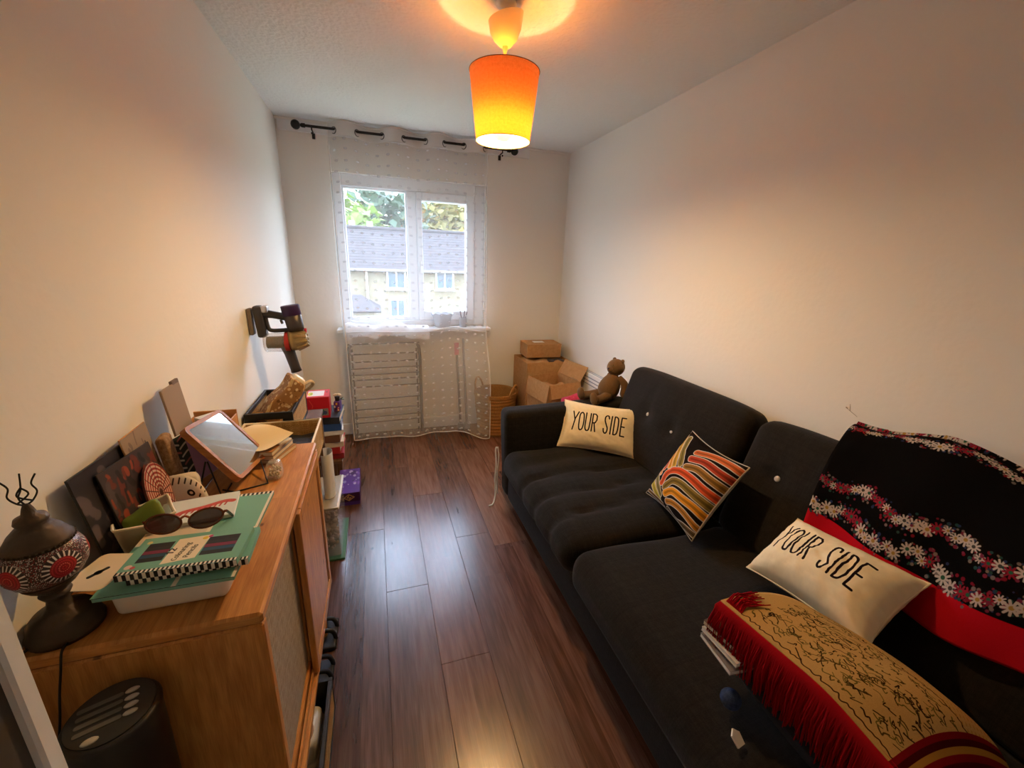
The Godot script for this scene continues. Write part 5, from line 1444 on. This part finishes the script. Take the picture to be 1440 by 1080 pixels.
func cardboard(t: Node3D, s: Vector3, flaps: Array) -> void:
	var th := 0.006
	part(t, "base", G.new().box(Vector3(0, th / 2, 0), Vector3(s.x, th, s.z)), M.kraft)
	for k in 4:
		var along: float = s.x if k % 2 == 0 else s.z
		var off: float = (s.z if k % 2 == 0 else s.x) / 2 - th / 2
		var b := Basis(Vector3.UP, PI / 2 * k)
		var side := part(t, "side", G.new().box(b * Vector3(0, s.y / 2, off), Vector3(along if k % 2 == 0 else th, s.y, th if k % 2 == 0 else along - 2 * th), 0.0015), M.kraft)
		if flaps[k] != null:
			var f: float = flaps[k][0]
			var rot := Basis(Vector3.RIGHT, deg_to_rad(flaps[k][1]))
			part(side, "flap", G.new().box(b * (Vector3(0, s.y, off) + rot * Vector3(0, f / 2 + 0.002, 0)), Vector3(along - 0.008, f, 0.004), 0.001, b * rot), M.kraft)

func far_right_things() -> void:
	# wicker basket
	var b := thing("wicker_basket", "round woven seagrass basket with loop handles by the window wall", "basket", Vector3(0.975, 0, -3.375), turn(0, -52, 0))
	var prof := PackedVector2Array([Vector2(0, 0.0)])
	for k in 73:
		var t := k / 72.0
		prof.append(Vector2(0.155 + 0.035 * t + 0.005 * absf(sin(t * PI * 12.0)), 0.002 + t * 0.375))
	for k in 25:
		var t := 1.0 - k / 24.0
		prof.append(Vector2(0.143 + 0.036 * t + 0.004 * absf(sin(t * PI * 12.0)), 0.012 + t * 0.365))
	prof.append(Vector2(0, 0.012))
	part(b, "body", G.new().lathe(prof, 48, Transform3D(), func(p: Vector3, a: float) -> Vector3: return p * (1.0 + 0.006 * sin(a * 40.0) * (1.0 if p.y > 0.02 else 0.0))), M.wicker)
	for k in 3:
		var pts := []
		for i in 40: pts.append(Vector3(cos(TAU * i / 40) * 0.188, 0.378 - 0.011 * k, sin(TAU * i / 40) * 0.188))
		part(b, "rim_coil", G.new().tube(pts, 0.008, 7, true), M.wicker)
	for s in [1.0, -1.0]:
		var pts := []
		for i in 13:
			var a := PI * i / 12
			pts.append(Vector3(s * (0.186 + 0.022 * sin(a)), 0.366 + 0.105 * sin(a), cos(a) * 0.055))
		part(b, "handle", G.new().tube(pts, 0.0085, 8), M.wicker)
	# boxes
	var b2 := thing("cardboard_box", "tall cardboard box in the corner with clutter showing at its mouth", "cardboard box", Vector3(1.410, 0, -3.385), Basis(), "cardboard boxes in the corner")
	cardboard(b2, Vector3(0.42, 0.665, 0.36), [[0.10, 168.0], null, null, null])
	var wad := thing("packing_paper", "brown packing paper and dark wrapping inside the tall box", "packing paper", Vector3(1.410, 0.56, -3.385))
	part(wad, "paper", G.new().rbox(Vector3(-0.02, 0.042, 0.0), Vector3(0.36, 0.120, 0.31), 0.03, Basis(), 10, func(p: Vector3) -> Vector3: return p + Vector3(0, 0.012 * sin(p.x * 40.0 + p.z * 23.0), 0)), M.kraft)
	part(wad, "dark_wrapping", G.new().rbox(Vector3(0.095, 0.082, 0.10), Vector3(0.16, 0.06, 0.08), 0.02, Basis(), 6, func(p: Vector3) -> Vector3: return p + Vector3(0, 0.008 * sin(p.x * 70.0), 0)), tmat(mottled(64, rgb(20, 18, 22), rgb(150, 140, 140), 0.2, 19, 0.05), 0.6, 0.3, Vector3.ONE * 8.0, true))
	var b3 := thing("cardboard_box", "small closed cardboard box on top of the tall box", "cardboard box", Vector3(1.405, 0.682, -3.43), turn(0, -3, 0), "cardboard boxes in the corner")
	part(b3, "box", G.new().box(Vector3(0, 0.058, 0), Vector3(0.32, 0.116, 0.22), 0.002), M.kraft)
	part(b3, "lid", G.new().box(Vector3(0, 0.118, 0.002), Vector3(0.324, 0.005, 0.226), 0.001).box(Vector3(0, 0.106, 0.113), Vector3(0.30, 0.026, 0.003), 0.001), M.kraft)
	part(b3, "label", G.new().box(Vector3(-0.02, 0.1212, -0.01), Vector3(0.10, 0.001, 0.07)), M.paper)
	var b1 := thing("cardboard_box", "open cardboard box with spread flaps in front of the others", "cardboard box", Vector3(1.355, 0, -2.975), turn(0, 10, 0), "cardboard boxes in the corner")
	cardboard(b1, Vector3(0.30, 0.585, 0.33), [[0.11, 160.0], [0.13, 32.0], null, [0.15, 172.0]])
	single("bag_charm", "crumpled tan paper inside the open cardboard box", "paper", G.new().rbox(Vector3.ZERO, Vector3(0.22, 0.12, 0.24), 0.04, Basis(), 8, func(p: Vector3) -> Vector3: return p + Vector3(0, 0.015 * sin(p.x * 33.0 + p.z * 27.0), 0)), M.kraft, Vector3(1.372, 0.46, -2.975))
	single("red_bag", "pink-red patterned cloth bag squeezed behind the sofa arm", "cloth bag", G.new().rbox(Vector3.ZERO, Vector3(0.26, 0.640, 0.13), 0.05, Basis(), 8, func(p: Vector3) -> Vector3: return p + Vector3(0.01 * sin(p.y * 30.0), 0.014 * sin(p.x * 31.0 + 1.0), 0.008 * sin(p.y * 22.0 + p.x * 20.0))), tmat(mottled(64, rgb(150, 18, 40), rgb(206, 80, 100), 0.15, 25, 0.04), 0.8, 0.3, Vector3.ONE * 6.0, true), Vector3(1.27, 0.322, -2.36))
	# wall heater
	var h := thing("wall_heater", "white slotted panel heater low on the right wall", "heater", Vector3(1.617, 0, -2.72))
	part(h, "body", G.new().rbox(Vector3(0, 0.42, 0), Vector3(0.054, 0.48, 0.74), 0.012), M.gloss_white)
	part(h, "bracket", G.new().box(Vector3(0.030, 0.42, 0), Vector3(0.006, 0.3, 0.5)), M.grey_plastic)
	for k in 3: part(h, "slot", G.new().box(Vector3(-0.0268, 0.625 - 0.028 * k, 0), Vector3(0.003, 0.008, 0.64)), mat(rgb(150, 156, 164), 0.6))
	for k in 2: part(h, "slot", G.new().box(Vector3(-0.012 + 0.02 * k, 0.6605, 0), Vector3(0.008, 0.003, 0.64)), mat(rgb(150, 156, 164), 0.6))
	# teddy bear sitting on the sofa arm
	var fur := relief(tmat(mottled(128, rgb(98, 74, 50), rgb(128, 98, 68), 0.2, 27, 0.05), 0.95, 0.1, Vector3.ONE * 12.0, true), noise_img(64, 0.3, 28), 0.25)
	fur.rim_enabled = true
	fur.rim = 0.2
	var t := thing("teddy_bear", "brown teddy bear sitting on the far sofa arm, looking up", "teddy bear", Vector3(1.375, 0.662, -2.195), turn(0, 12, 0))
	var pear := PackedVector2Array()
	for k in 17:
		var a := PI * k / 16
		pear.append(Vector2(sin(a) * (0.078 - 0.022 * (1.0 - cos(a)) * 0.5), 0.086 - cos(a) * 0.092))
	part(t, "body", G.new().lathe(pear, 24, Transform3D(turn(0, 0, -24), Vector3(-0.015, 0.004, 0))), fur)
	var hd := Vector3(0.058, 0.205, 0.0)
	var head := part(t, "head", G.new().ball(hd, Vector3(0.058, 0.054, 0.056), turn(0, 0, 15), 24, 16).ball(hd + Vector3(-0.042, -0.006, 0.004), Vector3(0.027, 0.023, 0.026), Basis(), 18, 12), fur)
	part(head, "nose", G.new().ball(hd + Vector3(-0.067, 0.0, 0.004), Vector3(0.006, 0.006, 0.008), Basis(), 10, 8), M.black)
	for s in [-1, 1]:
		part(head, "eye", G.new().ball(hd + Vector3(-0.043, 0.020, 0.020 * s), Vector3(0.005, 0.005, 0.005), Basis(), 10, 8), M.black_gloss)
		part(head, "ear", G.new().ball(hd + Vector3(0.016, 0.044, 0.036 * s), Vector3(0.009, 0.014, 0.014), turn(0, 0, -20), 14, 10), fur)
		part(t, "arm", G.new().tube(curve([Vector3(0.052, 0.148, 0.040 * s), Vector3(0.082, 0.105, 0.066 * s), Vector3(0.085, 0.055, 0.070 * s), Vector3(0.066, 0.026, 0.066 * s)], 5), [0.018, 0.020, 0.021, 0.022, 0.023, 0.024, 0.025, 0.026, 0.026, 0.027, 0.027, 0.026, 0.025, 0.022, 0.017, 0.008], 12), fur)
		part(t, "leg", G.new().tube(curve([Vector3(-0.02, 0.034, 0.035 * s), Vector3(-0.09, 0.028, 0.050 * s), Vector3(-0.148, 0.028, 0.060 * s)], 6), [0.030, 0.030, 0.030, 0.029, 0.028, 0.027, 0.026, 0.026, 0.026, 0.026, 0.027, 0.027, 0.02], 12).ball(Vector3(-0.160, 0.042, 0.062 * s), Vector3(0.020, 0.042, 0.028), turn(0, 0, 8), 14, 12), fur)
	# thin twig stuck on the wall above the sofa
	single("wall_twig", "thin dry twig on the wall beside the floral throw", "twig", G.new().tube([Vector3(0, 0, 0), Vector3(0, -0.028, 0.06)], 0.0008, 4).tube([Vector3(0, -0.011, 0.02), Vector3(0, 0.026, 0.012)], 0.0008, 4).tube([Vector3(0, 0.004, -0.004), Vector3(0, 0.0, 0.006)], 0.0022, 5), mat(rgb(126, 104, 80), 0.8), Vector3(1.649, 1.005, -0.985), Basis.from_scale(Vector3.ONE * 0.7))

func behind_curtain() -> void:
	var wire := mat(rgb(56, 54, 56), 0.5)
	var a := thing("clothes_airer", "folded grey clothes airer standing behind the sheer curtain", "clothes airer", Vector3(0.045, 0, -3.505))
	for q in [[-0.285, 0.0, 0.80], [0.285, 0.0, 0.80]]:
		part(a, "frame_tube", G.new().tube([Vector3(q[0], 0.01, 0.015), Vector3(q[0], 0.70, -0.01), Vector3(q[0] * 0.97, 0.78, -0.012), Vector3(q[0] * 0.88, 0.805, -0.012)], 0.014, 10), mat(rgb(52, 50, 52), 0.5))
		part(a, "inner_tube", G.new().tube([Vector3(q[0] * 0.91, 0.01, -0.025), Vector3(q[0] * 0.91, 0.76, -0.03)], 0.008, 10), mat(rgb(52, 50, 52), 0.5))
	for k in [0.805, 0.72, 0.655, 0.60, 0.545, 0.50, 0.44, 0.33, 0.24, 0.17, 0.12]:
		part(a, "rail", G.new().tube([Vector3(-0.285, k, -0.012 + 0.02 * (0.4 - k * 0.5)), Vector3(0.285, k + 0.006, -0.012 + 0.02 * (0.4 - k * 0.5))], 0.006, 7), wire)
	for p in [[0.655, rgb(96, 90, 92), "pink topped broom handle leaning behind the curtain", 0.79], [0.712, rgb(150, 148, 150), "grey mop handle leaning behind the curtain", 0.93]]:
		var b := thing("broom", p[2], "broom", Vector3(p[0], 0, -3.50))
		part(b, "pole", G.new().tube([Vector3(0.02, 0.05, 0.03), Vector3(0, p[3] - 0.1, -0.05)], 0.011, 10), mat(p[1], 0.5))
		if p[3] < 0.9: part(b, "grip", G.new().tube([Vector3(0.001, 0.685, -0.051), Vector3(0, 0.79, -0.058)], [0.019, 0.021], 10), M.pink)
		part(b, "head", G.new().rbox(Vector3(0.02, 0.035, 0.03), Vector3(0.05, 0.06, 0.05), 0.012), mat(p[1], 0.6))
	# window sill
	var pl := thing("planter", "pale scalloped planter on the window sill", "planter", Vector3(0.53, 0.935, -3.535))
	part(pl, "pot", G.new().lathe(PackedVector2Array([Vector2(0, 0), Vector2(0.045, 0), Vector2(0.055, 0.03), Vector2(0.062, 0.085), Vector2(0.078, 0.118), Vector2(0.074, 0.119), Vector2(0.056, 0.085), Vector2(0, 0.08)]), 40, Transform3D(Basis.from_scale(Vector3(1.25, 1, 0.80)), Vector3.ZERO), func(p: Vector3, ang: float) -> Vector3: return p + Vector3(0, 0.006 * sin(ang * 9.0) * smoothstep(0.07, 0.11, p.y), 0)), mat(rgb(190, 194, 200), 0.5))
	part(pl, "soil", G.new().lathe(PackedVector2Array([Vector2(0, 0.088), Vector2(0.056, 0.084), Vector2(0, 0.07)]), 20, Transform3D(Basis.from_scale(Vector3(1.25, 1, 0.80)), Vector3.ZERO)), mat(rgb(80, 66, 54), 0.95))
	var cup := thing("brush_cup", "cup of upright brushes on the window sill", "cup", Vector3(0.71, 0.935, -3.535))
	part(cup, "cup", G.new().lathe(PackedVector2Array([Vector2(0, 0), Vector2(0.03, 0), Vector2(0.034, 0.08), Vector2(0.031, 0.08), Vector2(0.027, 0.006), Vector2(0, 0.006)]), 20), mat(rgb(170, 176, 184), 0.4))
	for k in 5: part(cup, "brush", G.new().tube([Vector3(0, 0.01, 0), Vector3(0.035 * cos(k * 1.3), 0.13 + 0.012 * (k % 3), 0.02 * sin(k * 1.3))], [0.004, 0.005], 6), mat(rgb(130, 120, 124), 0.5))
	var lace := G.new().sheet(50, 12, func(u: float, w: float) -> Vector3:
		var x := lerpf(-0.26, 0.41, u)
		var rise := 0.018 * sin(u * 14.0) + 0.012 * sin(u * 31.0) - 0.045 * smoothstep(0.72, 1.0, u)
		return Vector3(x, 0.950 + (0.020 + rise * 0.7) * sin(w * PI) - 0.07 * smoothstep(0.6, 1.0, w) + minf(0.0, rise) * smoothstep(0.6, 1.0, w), lerpf(-3.585, -3.455, minf(1.0, w * 1.35))), Vector3(0, 1, 0.3), 0.003)
	single("lace_cloth", "white lace cloth bunched along the window sill", "lace cloth", lace, mat(rgb(240, 240, 240), 0.9))

func floor_things() -> void:
	# tower fan in front of the sideboard's near end
	var f := thing("tower_fan", "black tower fan with oval buttons beside the sideboard's near end", "tower fan", Vector3(-0.436, 0.0, -0.642), turn(0, 20, 0))
	part(f, "base", G.new().lathe(PackedVector2Array([Vector2(0, 0), Vector2(0.074, 0), Vector2(0.072, 0.018), Vector2(0.05, 0.026), Vector2(0, 0.026)]), 32), M.black)
	part(f, "column", G.new().lathe(PackedVector2Array([Vector2(0, 0.024), Vector2(0.05, 0.024), Vector2(0.055, 0.05), Vector2(0.060, 0.75), Vector2(0.062, 0.768), Vector2(0.057, 0.776), Vector2(0, 0.776)]), 40), mat(rgb(20, 19, 21), 0.5))
	var grille := G.new()
	for k in 9: grille.box(Vector3(-0.036 + 0.009 * k, 0.42, sqrt(0.0595 * 0.0595 - pow(-0.036 + 0.009 * k, 2.0))), Vector3(0.003, 0.5, 0.004))
	part(f, "grille", grille, M.grey_plastic)
	part(f, "control_panel", G.new().lathe(PackedVector2Array([Vector2(0, 0.776), Vector2(0.055, 0.776), Vector2(0.054, 0.7785), Vector2(0, 0.7785)]), 36), mat(rgb(40, 38, 38), 0.5))
	var label_m := mat(rgb(92, 90, 84), 0.6)
	var btn := mat(rgb(176, 172, 162), 0.4)
	for k in 4:
		var z := -0.024 + 0.0145 * k
		part(f, "label_strip", G.new().prism(rounded(0.055, 0.008, 0.0035), 0.0012, Transform3D(turn(-90, 0, 0), Vector3(-0.014, 0.7791, z))), label_m)
		part(f, "button", G.new().ball(Vector3(0.024, 0.779, z), Vector3(0.0095, 0.003, 0.0050), Basis(), 14, 6), btn)
	part(f, "button", G.new().ball(Vector3(-0.020, 0.779, 0.040), Vector3(0.0105, 0.003, 0.0062), Basis(), 14, 6), btn)
	part(f, "cable", G.new().tube(curve([Vector3(0.0, 0.014, 0.068), Vector3(0.02, 0.005, 0.10), Vector3(-0.02, 0.004, 0.15), Vector3(-0.03, 0.004, 0.18)], 5), 0.003, 6), M.black)
	# crate of shoes under the sideboard
	var c := thing("crate", "low black crate with woven side on the floor under the sideboard", "crate", Vector3(-0.335, 0, -0.95))
	open_crate(c, Vector3(0.25, 0.135, 0.42), 0.012, M.black, M.rattan, false)
	for k in 2:
		var s := thing("shoe", ["white trainer standing nearer the photographer in the floor crate", "white trainer farther back in the floor crate"][k], "shoe", Vector3(-0.268, 0.012, [-0.865, -1.045][k]), turn(0, 90, 0), "white trainers in the floor crate")
		part(s, "sole", G.new().rbox(Vector3(0, 0.014, 0), Vector3(0.16, 0.028, 0.062), 0.012), M.white)
		part(s, "upper", G.new().rbox(Vector3(0, 0.062, 0), Vector3(0.152, 0.09, 0.056), 0.025, Basis(), 5, func(p: Vector3) -> Vector3: return p + Vector3(0, -0.03 * smoothstep(-0.01, 0.075, p.x) * smoothstep(-0.02, 0.04, p.y), 0)), mat(rgb(216, 208, 196), 0.6))
		part(s, "lining", G.new().ball(Vector3(-0.035, 0.1065, 0), Vector3(0.032, 0.004, 0.018)), mat(rgb(150, 110, 80), 0.9))
	for k in 2:
		var s := thing("sandal", ["black strappy sandal by the sideboard, farther from the photographer", "dark navy slipper by the sideboard, nearer to the photographer"][k], "sandal", Vector3(-0.262, 0, [-1.46, -1.285][k]), turn(0, 90, 0))
		part(s, "sole", G.new().rbox(Vector3(0, 0.010, 0), Vector3(0.15 - 0.04 * k, 0.02, 0.075), 0.009), M.black)
		for x in [0.03, -0.03]:
			part(s, "strap", G.new().tube(curve([Vector3(x, 0.012, -0.034), Vector3(x, 0.055, -0.02), Vector3(x, 0.055, 0.02), Vector3(x, 0.012, 0.034)], 5), 0.008, 8), M.navy if k == 1 else M.black)
	# boxes on the floor past the sideboard
	var pz := solid(128, 192, rgb(88, 48, 140))
	for k in 30: blot(pz, Vector2(rng.randf() * 128, rng.randf() * 150), rng.randf_range(4, 13), [rgb(190, 180, 206), rgb(130, 90, 180), rgb(58, 30, 96), rgb(150, 150, 190)][k % 4])
	var pf := solid(96, 64, rgb(60, 22, 62))
	stroke(pf, [Vector2(48, 10), Vector2(70, 32), Vector2(48, 54), Vector2(26, 32), Vector2(48, 10)], 3, rgb(196, 150, 90))
	stroke(pf, [Vector2(48, 18), Vector2(40, 34), Vector2(56, 34), Vector2(48, 46)], 2.4, rgb(206, 160, 100))
	var pb := thing("puzzle_box", "purple game box on the floor beside the clear storage box", "game box", Vector3(-0.232, 0, -2.585), turn(0, 1, 0))
	part(pb, "base", G.new().box(Vector3(0, 0.04, 0), Vector3(0.126, 0.08, 0.316), 0.001), M.purple)
	part(pb, "lid", G.new().box(Vector3(0, 0.056, 0), Vector3(0.13, 0.062, 0.32), 0.001), M.purple)
	part(pb, "top_print", G.new().face(0.128, 0.316, 0.0006, Transform3D(turn(-90, 0, 0), Vector3(0, 0.087, 0))), tmat(pz, 0.35))
	part(pb, "end_print", G.new().face(0.126, 0.06, 0.0006, Transform3D(Basis(), Vector3(0, 0.056, 0.16))), tmat(pf, 0.35))
	var gb := thing("cutting_mat", "green board lying on the floor under the clear storage box", "board", Vector3(-0.315, 0, -2.10))
	part(gb, "board", G.new().box(Vector3(0, 0.006, 0), Vector3(0.18, 0.012, 0.36), 0.002), mat(rgb(58, 104, 70), 0.6))
	var cl := thing("storage_box", "clear plastic storage box of shells with white rimmed lid", "storage box", Vector3(-0.312, 0.012, -2.10))
	var cb := G.new()
	for q in [[Vector3(0.07, 0.14, 0), Vector3(0.004, 0.27, 0.32)], [Vector3(-0.07, 0.14, 0), Vector3(0.004, 0.27, 0.32)], [Vector3(0, 0.14, 0.158), Vector3(0.136, 0.27, 0.004)], [Vector3(0, 0.14, -0.158), Vector3(0.136, 0.27, 0.004)], [Vector3(0, 0.004, 0), Vector3(0.136, 0.004, 0.312)]]: cb.box(q[0], q[1], 0.001)
	part(cl, "box", cb, M.clear)
	part(cl, "lid", G.new().rbox(Vector3(0, 0.281, 0), Vector3(0.156, 0.012, 0.336), 0.005), M.frosted)
	part(cl, "lid_rim", G.new().tube([Vector3(-0.074, 0.282, -0.164), Vector3(0.074, 0.282, -0.164), Vector3(0.074, 0.282, 0.164), Vector3(-0.074, 0.282, 0.164)], 0.008, 8, true), M.white)
	var sh := G.new()
	for k in 420: sh.ball(Vector3(rng.randf_range(-0.055, 0.055), rng.randf_range(0.02, 0.24), rng.randf_range(-0.14, 0.14)), Vector3(0.014, 0.009, 0.011) * rng.randf_range(0.6, 1.2), Basis.from_euler(Vector3(rng.randf() * 6, rng.randf() * 6, 0)), 8, 5)
	part(cl, "shells", sh, tmat(mottled(64, rgb(150, 124, 100), rgb(226, 212, 190), 0.2, 91, 0.06), 0.7, 0.3, Vector3.ONE * 15.0, true)).set_meta("kind", "stuff")
	var wp := thing("paper_roll", "white curled paper standing on the clear storage box", "paper", Vector3(-0.285, 0.305, -2.06))
	part(wp, "sheet", G.new().sheet(12, 6, func(u: float, w: float) -> Vector3: return Vector3(0.032 * cos(u * 4.2 - 2.1), w * 0.24, 0.05 * sin(u * 4.2 - 2.1)), Vector3(1, 0, 0), 0.0012), M.white)
	# white cable by the sofa's far arm
	single("white_cable", "white cable hanging by the far sofa arm to the floor", "cable", G.new().tube(curve([Vector3(0.672, 0.37, -2.262), Vector3(0.662, 0.355, -2.262), Vector3(0.668, 0.25, -2.264), Vector3(0.662, 0.15, -2.262), Vector3(0.668, 0.06, -2.262), Vector3(0.655, 0.012, -2.24), Vector3(0.63, 0.005, -2.20), Vector3(0.605, 0.005, -2.19)], 6), 0.005, 6).tube(curve([Vector3(0.676, 0.37, -2.264), Vector3(0.684, 0.30, -2.264), Vector3(0.678, 0.18, -2.264), Vector3(0.682, 0.04, -2.264)], 6), 0.004, 6), M.white)
